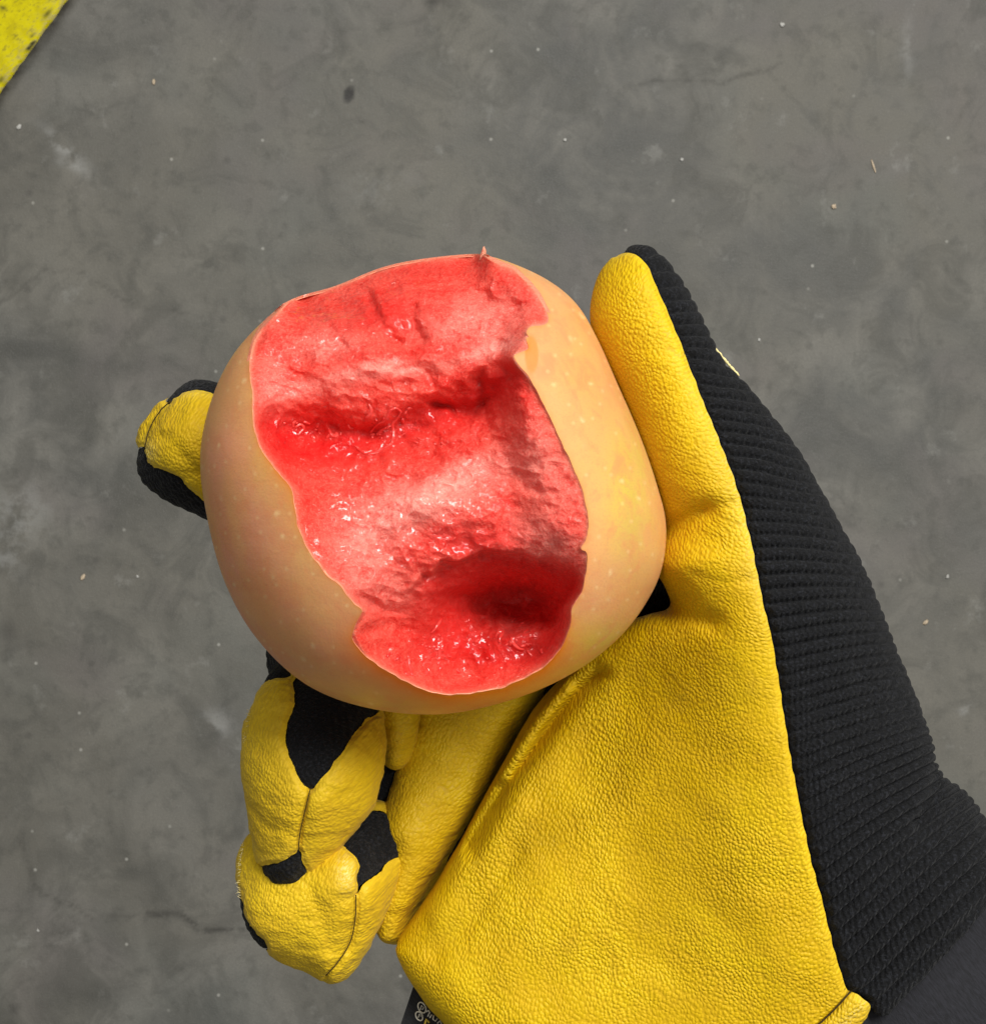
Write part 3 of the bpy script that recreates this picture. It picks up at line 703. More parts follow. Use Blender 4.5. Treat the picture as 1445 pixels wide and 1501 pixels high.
def build_flesh():
    st = 1.35
    gx = np.arange(355, 875, st); gy = np.arange(366, 1030, st)
    X, Y = np.meshgrid(gx, gy, indexing='ij'); n, k = X.shape
    px, py = X.ravel(), Y.ravel()
    z, pale, deep, wet, edge = flesh_height(px, py)
    x, y = P(px, py, z); V = np.stack([x, y, z], 1)
    i = np.arange(n * k).reshape(n, k)
    T = quads_to_tris(np.stack([i[:-1, :-1], i[:-1, 1:], i[1:, 1:], i[1:, :-1]], -1).reshape(-1, 4))
    s = np.maximum(poly_dist(px, py, BITE_P) - 4.0, poly_dist(px, py, spline(A_OUT, 6, True)) - 2.0)
    ins, _ = clip(V, T, s, dict(pale=pale, deep=deep, wet=wet, edge=edge))
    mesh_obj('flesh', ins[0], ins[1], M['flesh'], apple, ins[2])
    # shred of flesh standing up at the top edge
    zz = 0.55
    pts = [(708, 392), (707.5, 383), (708, 375), (709.5, 368), (709, 362.5)]; rr = [0.075, 0.06, 0.05, 0.035, 0.012]
    path = [np.r_[P(a, b, zz), zz + 0.02 * k] for k, (a, b) in enumerate(pts)]
    TV, TF = tube(path, rr, 8)
    n_ = len(TV); mesh_obj('flesh_shred', TV, TF, M['flesh'], apple, dict(pale=np.full(n_, .7), deep=np.zeros(n_), wet=np.full(n_, .2), edge=np.full(n_, .9)))
build_flesh()

def build_juice():
    # beads and runs of juice standing on the torn flesh
    Vs, Fs, b = [], [], 0
    r_ = random.Random(7)
    runs = [[(543, 634), (553, 622), (566, 614), (572, 602), (580, 598), (588, 603)], [(588, 603), (582, 613), (575, 622), (577, 636), (574, 650)], [(574, 650), (562, 658), (550, 664), (540, 666)], [(545, 660), (536, 664), (528, 660), (522, 654)], [(566, 626), (558, 632), (552, 638)], [(597, 600), (590, 610)],
            [(541, 592), (544, 604), (536, 614)], [(433, 626), (441, 622), (445, 628), (436, 638)], [(482, 628), (486, 638), (494, 640)], [(726, 934), (731, 927), (737, 926), (733, 934), (732, 942)], [(749, 934), (753, 944), (760, 950), (768, 952)], [(772, 954), (780, 962)], [(640, 956), (632, 962), (622, 964)], [(650, 944), (644, 956), (646, 966)],
            [(622, 998), (630, 992), (638, 998), (634, 1006), (624, 1006)], [(586, 962), (580, 968)], [(566, 964), (572, 958)], [(648, 906), (640, 918), (632, 928)], [(598, 960), (600, 976), (604, 990)]]
    for _ in range(85):
        cx, cy, sx, sy = r_.choice(((560, 632, 85, 22), (700, 955, 100, 40), (450, 640, 30, 30), (760, 945, 40, 18), (560, 632, 85, 22), (640, 960, 50, 30)))
        x, y = r_.gauss(cx, sx * .6), r_.gauss(cy, sy * .6); n = r_.choice((1, 1, 2, 2, 3)); a = r_.uniform(0, 6.3); p = [(x, y)]
        for k in range(n): a += r_.uniform(-.9, .9); p.append((p[-1][0] + 3.4 * math.cos(a), p[-1][1] + 3.4 * math.sin(a)))
        runs.append(p)
    ps = [spline(run, 4) if len(run) > 2 else np.array(run, float) for run in runs]
    al = np.concatenate(ps); az = flesh_z(al[:, 0], al[:, 1]); ad = poly_dist(al[:, 0], al[:, 1], BITE_P); at = 0
    for k, p in enumerate(ps):
        z, dd = az[at:at + len(p)], ad[at:at + len(p)]; at += len(p)
        if (dd > -6).any(): continue
        t = np.linspace(0, 1, len(p))
        r = (0.030 if k < 19 else r_.uniform(0.018, 0.034)) * (0.35 + 0.65 * np.sin(math.pi * np.clip(t, .08, .92)) ** .5)
        if len(p) > 2: z = np.convolve(np.r_[z[0], z, z[-1]], [.25, .5, .25], 'valid')
        x, y = P(p[:, 0], p[:, 1], z); path = np.stack([x, y, z - 0.25 * r], 1)
        v, f = tube(path, r, 8)
        Vs.append(v); Fs.extend([tuple(i + b for i in q) for q in f]); b += len(v)
    o = mesh_obj('juice', np.concatenate(Vs), Fs, M['juice'], apple); o['kind'] = 'stuff'
_fg = None
def flesh_z(px, py):
    return flesh_height(np.asarray(px, float), np.asarray(py, float))[0]
def mat_juice():
    m = Mat('red_apple_juice'); n = m.noise(6, 2)
    m.set('Base Color', m.mix(m.ramp(n, .3, .7), (0.66, 0.028, 0.024), (0.80, 0.075, 0.062))); m.set('Roughness', 0.07); m.set('Specular IOR Level', 0.7)
    m.set('Normal', m.bump(m.noise(14, 1), 0.03, 0.5))
    return m.m
M['juice'] = mat_juice()
build_juice()

# ------------------------------------------------------------------ the glove
gx0, gy0 = P(1050, 1300, -2.5)
glove = empty('work_glove', (float(gx0), float(gy0), -4.5), 'yellow leather work glove with black ribbed knit back, holding the apple', 'glove')

class Field:
    """signed distance grid in cm; xy given as photo pixels at a height"""
    def __init__(s, x0, x1, y0, y1, z0, z1, h):
        s.h = h; s.o = np.array([x0, y0, z0])
        s.x = np.arange(x0, x1, h); s.y = np.arange(y0, y1, h); s.z = np.arange(z0, z1, h).astype(np.float32)
        s.X, s.Y = np.meshgrid(s.x, s.y, indexing='ij'); s.f = np.full((len(s.x), len(s.y), len(s.z)), 9.0, np.float32)
    def pillow(s, poly, mid, half, k=0.0, edge=None):
        d2 = poly_dist(s.X, s.Y, poly)
        r = (half if edge is None else edge).astype(np.float32)[..., None]
        a = d2.astype(np.float32)[..., None] + r
        b = np.abs(s.z[None, None] - mid.astype(np.float32)[..., None]) - half.astype(np.float32)[..., None] + r
        g = np.minimum(np.maximum(a, b), 0) + np.sqrt(np.maximum(a, 0) ** 2 + np.maximum(b, 0) ** 2) - r
        s.union(g, k)
    def union(s, g, k=0.0):
        if k <= 0: s.f = np.minimum(s.f, g)
        else:
            h = np.clip(0.5 + 0.5 * (s.f - g) / k, 0, 1); s.f = s.f * (1 - h) + g * h - k * h * (1 - h)
    def chain(s, pts, k=0.3):
        """tapered round limbs through (x, y, z, r)"""
        X, Y, Z = s.X[..., None].astype(np.float32), s.Y[..., None].astype(np.float32), s.z[None, None]
        for (ax, ay, az, ar), (bx, by, bz, br) in zip(pts[:-1], pts[1:]):
            e = np.array([bx - ax, by - ay, bz - az]); L = (e ** 2).sum()
            t = np.clip(((X - ax) * e[0] + (Y - ay) * e[1] + (Z - az) * e[2]) / L, 0, 1)
            s.union(np.sqrt((X - ax - t * e[0]) ** 2 + (Y - ay - t * e[1]) ** 2 + (Z - az - t * e[2]) ** 2) - (ar + (br - ar) * t), k)
    def mesh(s, it=3):
        V, Q = surface_nets(s.f, s.o, s.h); T = quads_to_tris(Q); return relax(V, T, it), T
def xy(pts, z=None):
    """photo outline -> cm outline; points (px, py[, z])"""
    a = np.asarray([p if len(p) == 3 else (*p, z) for p in pts], float); x, y = P(a[:, 0], a[:, 1], a[:, 2]); return np.stack([x, y], 1)
def zfield(ctrl, sm=1e-3):
    """thin-plate surface over cm through (px, py, z)"""
    a = np.asarray(ctrl, float); x, y = P(a[:, 0], a[:, 1], a[:, 2]); return RBF(np.c_[x, y, a[:, 2]], sm)
def vfield(ctrl, sm=1e-2):
    """any value v over cm through (px, py, v), points taken near the hand's plane"""
    a = np.asarray(ctrl, float); x, y = P(a[:, 0], a[:, 1], -0.5); return RBF(np.c_[x, y, a[:, 2]], sm)
def on_surface(V, pts, lift=0.0, n=10):
    """3-D path on top of a mesh under a photo curve"""
    c = spline(pts, n); px, py = to_px(V); out = []
    for a, b in c:
        m = np.hypot(px - a, py - b) < 6
        if not m.any(): continue
        z = V[m, 2].max() + lift; x, y = P(a, b, z); out.append((float(x), float(y), z))
    o = np.array(out)
    for _ in range(4): o[1:-1, 2] = (o[:-2, 2] + o[1:-1, 2] * 2 + o[2:, 2]) / 4
    return o

SEAM = [(903, 374), (918, 369), (935, 375), (950, 392), (966, 430), (985, 472), (1004, 518), (1020, 562), (1038, 606), (1060, 660), (1078, 708), (1094, 765), (1108, 828), (1120, 890),
        (1134, 950), (1145, 1020), (1154, 1080), (1166, 1150), (1178, 1212), (1190, 1265), (1205, 1320), (1218, 1375), (1232, 1425), (1242, 1452), (1256, 1456), (1273, 1470)]
BODY = [(905, 372, 0), (922, 360, -.1), (940, 357, -.1), (962, 366, -.1), (985, 390, -.1), (1005, 422, -.1), (1030, 470, -.1), (1060, 528, -.1), (1098, 566, -.2), (1140, 616, -.2), (1176, 664, -.2),
        (1226, 755, -.3), (1270, 836, -.4), (1298, 905, -.5), (1322, 962, -.5), (1348, 1020, -.6), (1367, 1072, -.7), (1380, 1122, -.8), (1392, 1146, -.9), (1424, 1168, -1), (1452, 1208, -1.2), (1486, 1262, -1.4), (1520, 1330, -1.6),
        (1480, 1480, -1.7), (1300, 1700, -1.7), (1120, 1780, -1.7), (1020, 1745, -1.7), (900, 1668, -1.7), (790, 1612, -1.7), (700, 1552, -1.7), (640, 1492, -1.9), (604, 1444, -2), (586, 1408, -2.1),
        (584, 1392, -2.2), (600, 1366, -2.4), (640, 1306, -2.5), (672, 1250, -2.6), (704, 1192, -2.6), (742, 1122, -2.6), (790, 1040, -2.5), (842, 985, -2.2), (895, 932, -1.6), (944, 907, -1.1), (980, 898, -.7), (989, 884, -.5), (982, 864, -.3),
        (966, 835, -.2), (968, 808, -.1), (974, 786, -.1), (970, 752, -.1), (958, 715, -.1), (936, 640, -.1), (906, 572, -.1), (882, 520, -.1), (871, 475, -.1), (872, 435, -.1), (884, 398, 0)]
HEM_CUT = [(1800, 990), (1500, 1278), (1420, 1355), (1350, 1428), (1296, 1484), (1284, 1480), (1276, 1470), (1250, 1496), (1000, 1748), (1300, 2200), (2000, 1900)]

def knit_phase():
    lines = [((903, 374), (935, 350)), ((945, 392), (985, 388)), ((1000, 520), (1058, 528)), ((1056, 650), (1165, 672)), ((1094, 780), (1240, 792)), ((1122, 900), (1300, 886)), ((1142, 1010), (1342, 966)), ((1162, 1130), (1372, 1052)),
             ((1190, 1262), (1400, 1130)), ((1215, 1362), (1440, 1180)), ((1242, 1450), (1500, 1230)), ((1276, 1475), (1530, 1260))]
    ph = [0, 1.5, 8.6, 16.0, 22.8, 28.6, 33.8, 39.6, 46.0, 50.5, 54.5, 56]
    pts = []
    for (a, b), p in zip(lines, ph):
        for t in (0, .33, .66, 1.0):
            bow = 0.28 * math.sin(math.pi * t)
            pts.append((a[0] + (b[0] - a[0]) * t, a[1] + (b[1] - a[1]) * t, p + bow))
    return RBF(pts, 1e-3)
PHASE = knit_phase()
def knit_attr(V, px, py, extra=0.0):
    return np.c_[px / PXCM + 0.35 * V[:, 2], PHASE(px, py), 0 * px]
def leather_attrs(V, px, py, nap=0.0, wear=0.0, s=None):
    g = np.clip(smooth(1000, 1150, px + 0.25 * (900 - py)) * smooth(1350, 900, py) + 0.35 * fbm(V * 0.6, 2, 71), 0, 1)
    n = np.full(len(V), nap)
    if s is not None: n = np.clip(n + 0.8 * np.exp(-s / 0.10), 0, 1)
    return dict(grain=g, nap=n, wear=np.broadcast_to(wear, (len(V),)).astype(float))

def build_body():
    F = Field(-1.75, 8.6, -10.9, 4.6, -4.6, 1.6, 0.046)
    top = zfield([(900, 400, .55), (925, 420, .72), (950, 480, .85), (930, 560, .75), (985, 560, .92), (1000, 640, 1.0), (960, 700, .85), (1040, 720, 1.02), (1015, 770, .78), (1005, 830, 1.0), (1060, 830, 1.12), (1030, 905, .85), (1090, 950, 1.02),
                  (1000, 960, .25), (940, 985, -.55), (880, 1020, -1.15), (950, 1080, -.45), (1040, 1080, .35), (1120, 1090, .85), (820, 1120, -1.35), (900, 1180, -.72), (1000, 1220, -.05), (1130, 1230, .62), (740, 1220, -1.5), (680, 1320, -1.6), (780, 1320, -1.05), (880, 1330, -.62), (1000, 1380, -.2), (1150, 1380, .40),
                  (620, 1400, -1.8), (680, 1450, -1.25), (800, 1480, -.8), (950, 1550, -.4), (1100, 1500, .0), (1200, 1460, .22), (1230, 1550, .1), (1180, 900, .95), (1260, 1000, .62), (1240, 1150, .62), (1330, 1150, .25), (1300, 1300, .30), (1400, 1240, .0), (1420, 1330, -.05), (1330, 1430, .1), (760, 1100, -1.6), (1100, 640, .7), (1000, 450, .75)])
    TOP = top(F.X, F.Y)
    def crease(pts, z, dep, w):
        nonlocal TOP
        TOP = TOP - dep * np.exp(-(poly_dist(F.X, F.Y, spline(xy(pts, z), 6), False, False) / w) ** 2)
    crease([(975, 795), (1000, 768), (1035, 748)], .8, .22, .17)
    crease([(985, 886), (1012, 902), (1045, 912)], .6, .20, .17)
    crease([(880, 985), (836, 1030), (788, 1095), (742, 1160), (690, 1250)], -1.5, .42, .13)
    crease([(830, 1010), (790, 1060), (740, 1140)], -1.7, -.22, .12)
    crease([(640, 1340), (690, 1262), (760, 1180)], -1.7, -.10, .22)
    crease([(640, 1400), (700, 1340), (760, 1250)], -1.5, .07, .16)
    crease([(1384, 1132), (1372, 1170), (1340, 1200)], -.2, .22, .15)
    crease([(1040, 745), (1070, 738), (1092, 742)], 1., .05, .12)
    crease([(1020, 840), (1060, 852), (1100, 850)], 1., .035, .07)
    crease([(700, 1480), (820, 1430), (960, 1400)], -.7, .05, .35)
    p3 = np.stack([F.X.ravel(), F.Y.ravel(), 0 * F.X.ravel()], 1)
    TOP = TOP + 0.06 * fbm(p3 * 0.8, 3, 61).reshape(TOP.shape)
    half = vfield([(920, 400, .9), (960, 560, .95), (1000, 700, 1.05), (1040, 850, 1.25), (1100, 1000, 1.4), (900, 1100, 1.15), (720, 1200, .95), (620, 1400, .8), (800, 1400, 1.3), (1100, 1300, 1.6), (1300, 1050, 1.35), (1300, 1300, 1.7), (1150, 1500, 1.85), (1450, 1300, 1.6), (900, 1600, 1.5)])(F.X, F.Y)
    half = np.clip(half, .7, 1.95)
    ed = poly_dist(F.X, F.Y, xy([(600, 1366), (640, 1306), (704, 1192), (790, 1040), (842, 985)], -2), False, False)
    F.pillow(spline(xy(BODY), 5, True), TOP - half, half, edge=half * (1 - 0.52 * np.exp(-(ed / 1.0) ** 2)))
    F.chain([(*[float(v) for v in P(a, b, c)], c, r) for a, b, c, r in ((1030, 860, -1.7, .5), (985, 880, -2.3, .6), (880, 930, -3.7, .9), (800, 1000, -4.3, .6))], 0.25)
    cut = poly_dist(F.X, F.Y, xy(HEM_CUT, -.2)).astype(np.float32)[..., None]
    a, b = F.f + 0.10, -cut + 0.10
    F.f = np.minimum(np.maximum(a, b), 0) + np.sqrt(np.maximum(a, 0) ** 2 + np.maximum(b, 0) ** 2) - 0.10
    V, T = F.mesh(3)
    px, py = to_px(V); N = normals(V, T)
    midv = (top(V[:, 0], V[:, 1]) - vfield([(920, 400, .9), (1040, 850, 1.25), (900, 1100, 1.15), (800, 1400, 1.3), (1150, 1500, 1.85), (1300, 1050, 1.35)])(V[:, 0], V[:, 1]))
    seam = spline(SEAM, 8)
    wig = np.arange(len(seam)); arc = np.r_[0, np.cumsum(np.hypot(*np.diff(seam, axis=0).T))]
    tn = np.gradient(seam, axis=0); tn /= np.linalg.norm(tn, axis=1, keepdims=True); nn = np.c_[-tn[:, 1], tn[:, 0]]
    sc = np.interp(np.arange(0, arc[-1], 2.0), arc, wig); seam = np.c_[np.interp(sc, wig, seam[:, 0]), np.interp(sc, wig, seam[:, 1])]; nn = np.c_[np.interp(sc, wig, nn[:, 0]), np.interp(sc, wig, nn[:, 1])]
    ar = np.arange(len(seam)) * 2.0
    seam = seam + nn * (0.9 * np.abs(np.sin(ar / 9.5)) + 0.8 * vnoise(np.c_[ar / 14, ar * 0, ar * 0], 5))[:, None]
    kp = np.concatenate([seam, [(1275, 1474), (1262, 1700), (1700, 1700), (1700, 300), (903, 300)]])
    s = np.minimum(poly_dist(px, py, kp) / PXCM, (V[:, 2] - midv) + 0.35)
    (Vk, Tk, ak, sk), (Vl, Tl, al, sl) = clip(V, T, s, dict(mid=midv))
    # leather: proud of the knit, with a bound hem
    Nl = normals(Vl, Tl); hl = Vl[:, 0] * 0; pxl, pyl = to_px(Vl)
    Vl, Tl, al = subdivide(Vl, Tl, dict(s=sl)); sl = al['s']; Nl = normals(Vl, Tl); pxl, pyl = to_px(Vl)
    hemd = (pxl + pyl - 2699 - 3 * np.sin(pyl / 23)) / 1.414
    disp = 0.05 * smooth(0, 0.10, sl) - 0.075 * np.exp(-(hemd / 3.2) ** 2) + 0.045 * np.exp(-((hemd - 15) / 11) ** 2)
    # wrinkles fanning out of the thumb's root and along the palm
    q = np.c_[Vl[:, 0], Vl[:, 1], Vl[:, 2]]
    ang = math.radians(-16); u = q[:, 0] * math.cos(ang) + q[:, 1] * math.sin(ang); v = -q[:, 0] * math.sin(ang) + q[:, 1] * math.cos(ang)
    disp += 0.016 * fbm(np.c_[u * 0.9, v * 3.4, q[:, 2]], 3, 81) * smooth(1080, 860, pyl) * smooth(880, 980, pxl)
    ang = math.radians(60); u = q[:, 0] * math.cos(ang) + q[:, 1] * math.sin(ang); v = -q[:, 0] * math.sin(ang) + q[:, 1] * math.cos(ang)
    disp += 0.018 * fbm(np.c_[u * 0.7, v * 3.0, q[:, 2]], 3, 82) * smooth(950, 1080, pyl) * smooth(1080, 820, pxl)
    disp += 0.012 * fbm(q * 2.2, 3, 83)
    Vl = Vl + Nl * disp[:, None]
    at = leather_attrs(Vl, pxl, pyl, 0.0, 0.0, sl)
    at['wear'] = np.clip(0.55 * np.exp(-(np.abs(hemd - 22) / 8)) + 0.5 * np.exp(-sl / 0.12) * smooth(420, 700, pyl) * smooth(1000, 760, pyl), 0, 1)
    (Vp, Tp, ap, _), (Vh, Th, ah, _) = clip(Vl, Tl, hemd, at)
    pal = mesh_obj('palm', Vp, Tp, M['leather'], glove, ap)
    mesh_obj('hem_binding', Vh, Th, M['leather'], glove, ah)
    ys = np.linspace(1453, 1640, 24); hp = on_surface(Vl, [(2699 + 3 * math.sin(v / 23) - v, v) for v in ys], -0.01, 2)
    tv, tf_ = tube(hp, 0.016, 5); mesh_obj('seam', tv, tf_, M['thread'], glove)
    # knit: real ribs
    Vk, Tk, ak = subdivide(Vk, Tk, dict(s=sk)); sk = ak['s']; Nk = normals(Vk, Tk)
    vis = Vk[Tk].mean(1)
    pxk, pyk = to_px(Vk); ka = knit_attr(Vk, pxk, pyk)
    ph = ka[:, 1] + 0.05 * fbm(Vk * 1.2, 2, 91); fr = ph - np.floor(ph); rib = 1 - np.exp(-(np.minimum(fr, 1 - fr) / 0.17) ** 2) + 0.25 * np.sin(fr * math.pi)
    hem = smooth(2778 - 40, 2778 - 12, pxk + pyk)
    amp = 0.088 * smooth(0.0, 0.14, -sk) * (1 - 0.8 * hem) * (0.75 + 0.35 * vnoise(Vk * 0.9, 12))
    amp = amp * (0.12 + 0.88 * np.clip(Nk[:, 2], 0, 1)) * (1 + 0.5 * smooth(2300, 2500, pxk + pyk))
    d = amp * rib + 0.018 * fbm(Vk * 5, 2, 92) + 0.05 * hem * np.exp(-((pxk + pyk - 2764) / 16) ** 2)
    d -= 0.06 * np.exp(-np.abs(sk) / 0.05)
    Vk = Vk + Nk * d[:, None]
    mesh_obj('knit_back', Vk, Tk, M['knit'], glove, dict(knit=ka))
    # yellow piping that shows at the far edge of the thumb's back
    return V, Vp
BODY_V, PALM_V = build_body()

def finger(name, bounds, outline, oz, top, half, knit_polys, chain, seams=(), nap=0.35, under=0.45, h=0.04, creases=(), wear=(), label=None, wrinkle=1.0):
    x0, x1, y0, y1, z0, z1 = bounds
    ax, ay = P(x0, y1, -2); bx, by = P(x1, y0, -2)
    F = Field(float(ax), float(bx), float(ay), float(by), z0, z1, h)
    tf = zfield(top); TOP = tf(F.X, F.Y)
    for pts, z, dep, w in creases: TOP = TOP - dep * np.exp(-(poly_dist(F.X, F.Y, spline(xy(pts, z), 6), False, False) / w) ** 2)
    hv = np.full(F.X.shape, half)
    F.pillow(spline(xy(outline, oz), 5, True), TOP - hv, hv)
    if chain: F.chain([(*[float(v) for v in P(c[0], c[1], c[2])], c[2], c[3]) for c in chain], 0.35)
    V, T = F.mesh(3)
    px, py = to_px(V)
    s = V[:, 2] - (tf(V[:, 0], V[:, 1]) - half) + under
    o = xy(outline, oz); s = np.minimum(s, 0.25 - poly_dist(V[:, 0], V[:, 1], spline(o, 4, True)))
    jig = 3.2 * np.c_[fbm(V * 5, 3, 7, .65), fbm(V * 5 + 20, 3, 8, .65)]
    for kp in knit_polys:
        kk = spline(kp, 4, True) if len(kp) > 3 else np.array(kp, float)
        s = np.minimum(s, poly_dist(px + jig[:, 0], py + jig[:, 1], kk) / PXCM)
    (Vk, Tk, ak, sk), (Vl, Tl, al, sl) = clip(V, T, s)
    Vl, Tl, al = subdivide(Vl, Tl, dict(s=sl)); sl = al['s']; N = normals(Vl, Tl); pxl, pyl = to_px(Vl)
    d = 0.055 * smooth(0, 0.09, sl) + 0.030 * wrinkle * fbm(Vl * np.array([2.8, 5.5, 3]), 3, 101) + 0.02 * fbm(Vl * 1.6, 2, 102)
    for sp in seams: d = d - 0.06 * np.exp(-(poly_dist(pxl, pyl, spline(sp, 6), False, False) / 3.5) ** 2) + 0.02 * np.exp(-(poly_dist(pxl, pyl, spline(sp, 6), False, False) / 10) ** 2)
    Vl = Vl + N * d[:, None]
    w = np.zeros(len(Vl))
    for cx, cy, rx, ry, a in wear: w = np.maximum(w, a * np.exp(-((pxl - cx) / rx) ** 2 - ((pyl - cy) / ry) ** 2))
    at = leather_attrs(Vl, pxl, pyl, nap, w, sl)
    fo = mesh_obj(name, Vl, Tl, M['leather'], glove, at)
    Vk, Tk, ak = subdivide(Vk, Tk, dict(s=sk)); Nk = normals(Vk, Tk); pxk, pyk = to_px(Vk)
    kd = 0.022 * fbm(Vk * 7, 3, 111, .6) + 0.012 * np.abs(np.sin((pyk + 0.4 * pxk) / 17 * math.pi)) - 0.035 * np.exp(-np.abs(ak['s']) / 0.05)
    Vk = Vk + Nk * kd[:, None]
    mesh_obj('knit_panel', Vk, Tk, M['knit'], fo, dict(knit=np.c_[(pxk * 0.9 - pyk * 0.4) / PXCM + 0.3 * Vk[:, 2], (pyk + 0.4 * pxk) / 17 + Vk[:, 2] * 2, 0 * pxk]))
    for sp in seams:
        path = on_surface(Vl, sp, 0.004, 6); tv, tf_ = tube(path, 0.011, 5); mesh_obj('seam', tv, tf_, M['thread'], fo)
    return fo, Vl

# root of the fingers, a fold of the palm lying under the thumb's ball
finger('finger_base', (530, 900, 930, 1410, -4.8, -1.2),
       [(640, 985), (760, 950), (860, 930), (850, 1010), (800, 1110), (740, 1230), (670, 1320), (610, 1376), (578, 1386), (558, 1376), (556, 1340), (566, 1290), (572, 1250), (560, 1214), (572, 1170), (590, 1110), (604, 1050)], -2.9,
       [(650, 1060, -2.8), (740, 1040, -2.85), (620, 1150, -2.55), (700, 1150, -2.8), (610, 1250, -2.35), (660, 1240, -2.7), (590, 1330, -2.35), (575, 1370, -2.4), (800, 960, -3.1), (760, 1120, -3.1), (680, 1280, -3.0)], 0.85, [], None,
       nap=0.25, under=0.6, creases=[([(690, 1120), (650, 1200), (620, 1290)], -2, .06, .25), ([(830, 1000), (770, 1090), (705, 1200), (655, 1278), (610, 1350)], -2.9, .85, .30)])

# ring finger: curled up round the apple's lower edge
RING = [(404, 979), (430, 985), (470, 990), (520, 1010), (548, 1040), (560, 1085), (558, 1130), (546, 1180), (524, 1208), (500, 1236), (470, 1270), (448, 1294), (424, 1301), (398, 1294), (381, 1268), (370, 1212), (362, 1150), (358, 1095), (364, 1045), (380, 1005)]
_, RV = finger('finger', (330, 760, 940, 1320, -5.4, 0.4), RING, -1.9,
       [(400, 1010, -1.55), (470, 1010, -1.6), (530, 1060, -1.35), (420, 1090, -.85), (500, 1110, -.75), (400, 1180, -.72), (455, 1180, -.55), (510, 1190, -.8), (400, 1250, -.95), (440, 1270, -.95), (460, 1060, -1.15)], 0.98,
       [[(434, 992), (480, 980), (560, 1010), (556, 1042), (534, 1058), (512, 1086), (487, 1122), (466, 1148), (455, 1156), (443, 1146), (428, 1118), (419, 1090), (422, 1060), (432, 1030)],
        [(380, 1272), (410, 1264), (437, 1246), (446, 1268), (452, 1300), (420, 1316), (390, 1300)], [(360, 1052), (378, 1012), (398, 996), (426, 990), (404, 960), (360, 980), (345, 1040)]],
       [(500, 1000, -2.9, .85), (470, 960, -4.0, .9), (600, 1040, -4.6, .85), (730, 1080, -4.4, .8)],
       seams=[[(455, 1157), (447, 1190), (440, 1222), (438, 1246)]], nap=0.55, creases=[([(455, 1157), (445, 1200), (438, 1250)], -.6, .10, .12), ([(362, 1190), (395, 1215), (420, 1215)], -.8, .06, .15)])

# little finger, below the ring finger
PINKY = [(372, 1222), (400, 1210), (450, 1210), (500, 1212), (530, 1200), (548, 1196), (566, 1212), (573, 1240), (577, 1280), (572, 1312), (556, 1350), (534, 1394), (508, 1428), (484, 1436), (450, 1420), (410, 1402), (378, 1380), (358, 1346), (350, 1300), (352, 1256)]
_, PV = finger('finger', (325, 760, 1170, 1460, -5.2, 0.0), PINKY, -2.5,
       [(370, 1250, -1.85), (370, 1330, -1.55), (420, 1330, -1.45), (480, 1340, -1.42), (440, 1390, -1.6), (500, 1400, -1.6), (540, 1330, -1.5), (560, 1270, -1.75), (530, 1230, -1.75), (500, 1270, -1.3), (440, 1260, -1.65)], 0.95,
       [[(496, 1226), (520, 1206), (548, 1186), (580, 1205), (590, 1250), (572, 1262), (556, 1278), (540, 1290), (528, 1302), (522, 1310), (524, 1288), (528, 1270), (522, 1256), (508, 1246)],
        [(340, 1290), (353, 1310), (358, 1338), (370, 1362), (392, 1384), (380, 1400), (340, 1380)]],
       [(540, 1240, -3.0, .75), (520, 1230, -3.9, .85), (620, 1230, -4.2, .75), (700, 1200, -4.2, .75)],
       seams=[[(522, 1312), (521, 1345), (514, 1380), (496, 1410), (478, 1430)]], nap=0.5, wear=[(506, 1278, 10, 22, .9)], creases=[([(522, 1312), (520, 1350), (505, 1400)], -1.4, .09, .11), ([(455, 1300), (470, 1340), (480, 1390)], -1.4, .04, .12)])

# middle finger, in the dark between apple and ring finger
finger('finger', (470, 860, 860, 1150, -5.9, -2.0), [(556, 1000), (600, 990), (612, 1040), (604, 1096), (590, 1122), (572, 1124), (560, 1100)], -2.9,
       [(575, 1020, -2.5), (590, 1060, -2.45), (580, 1100, -2.55), (600, 1040, -2.5), (570, 1060, -2.5)], 0.45, [], [(590, 990, -3.3, .5), (520, 930, -4.3, .8), (640, 900, -4.8, .9), (800, 980, -4.6, .9)], nap=0.4)

# index finger, its tip reaching round the apple's far side
INDEX = [(199, 680), (203, 648), (216, 618), (236, 592), (256, 574), (282, 559), (312, 560), (350, 580), (380, 640), (380, 730), (340, 778), (296, 757), (262, 742), (232, 726), (208, 707)]
finger('finger', (165, 860, 520, 960, -5.8, -0.6), INDEX, -2.85,
       [(215, 660, -1.95), (240, 600, -1.9), (250, 650, -1.45), (290, 600, -1.5), (290, 660, -1.3), (285, 720, -1.7), (330, 660, -1.5), (230, 700, -1.85), (360, 680, -2.0)], 0.9,
       [[(244, 590), (253, 575), (280, 550), (330, 545), (330, 580), (300, 573), (284, 572), (266, 578), (252, 587)],
        [(190, 690), (197, 664), (212, 655), (216, 672), (226, 684), (244, 690), (262, 700), (278, 716), (300, 734), (330, 760), (300, 790), (190, 720)]],
       [(340, 670, -2.9, .8), (400, 700, -4.3, .9), (560, 780, -4.75, .95), (800, 900, -4.6, 1.0)],
       seams=[[(212, 656), (220, 628), (234, 604), (250, 588)]], nap=0.25, wear=[(222, 664, 12, 14, .8), (285, 580, 30, 8, .25)], creases=[([(252, 586), (226, 620), (212, 656)], -1.7, .07, .07), ([(240, 640), (270, 665), (300, 700)], -1.4, .05, .12), ([(260, 690), (290, 690)], -1.4, .04, .08)])

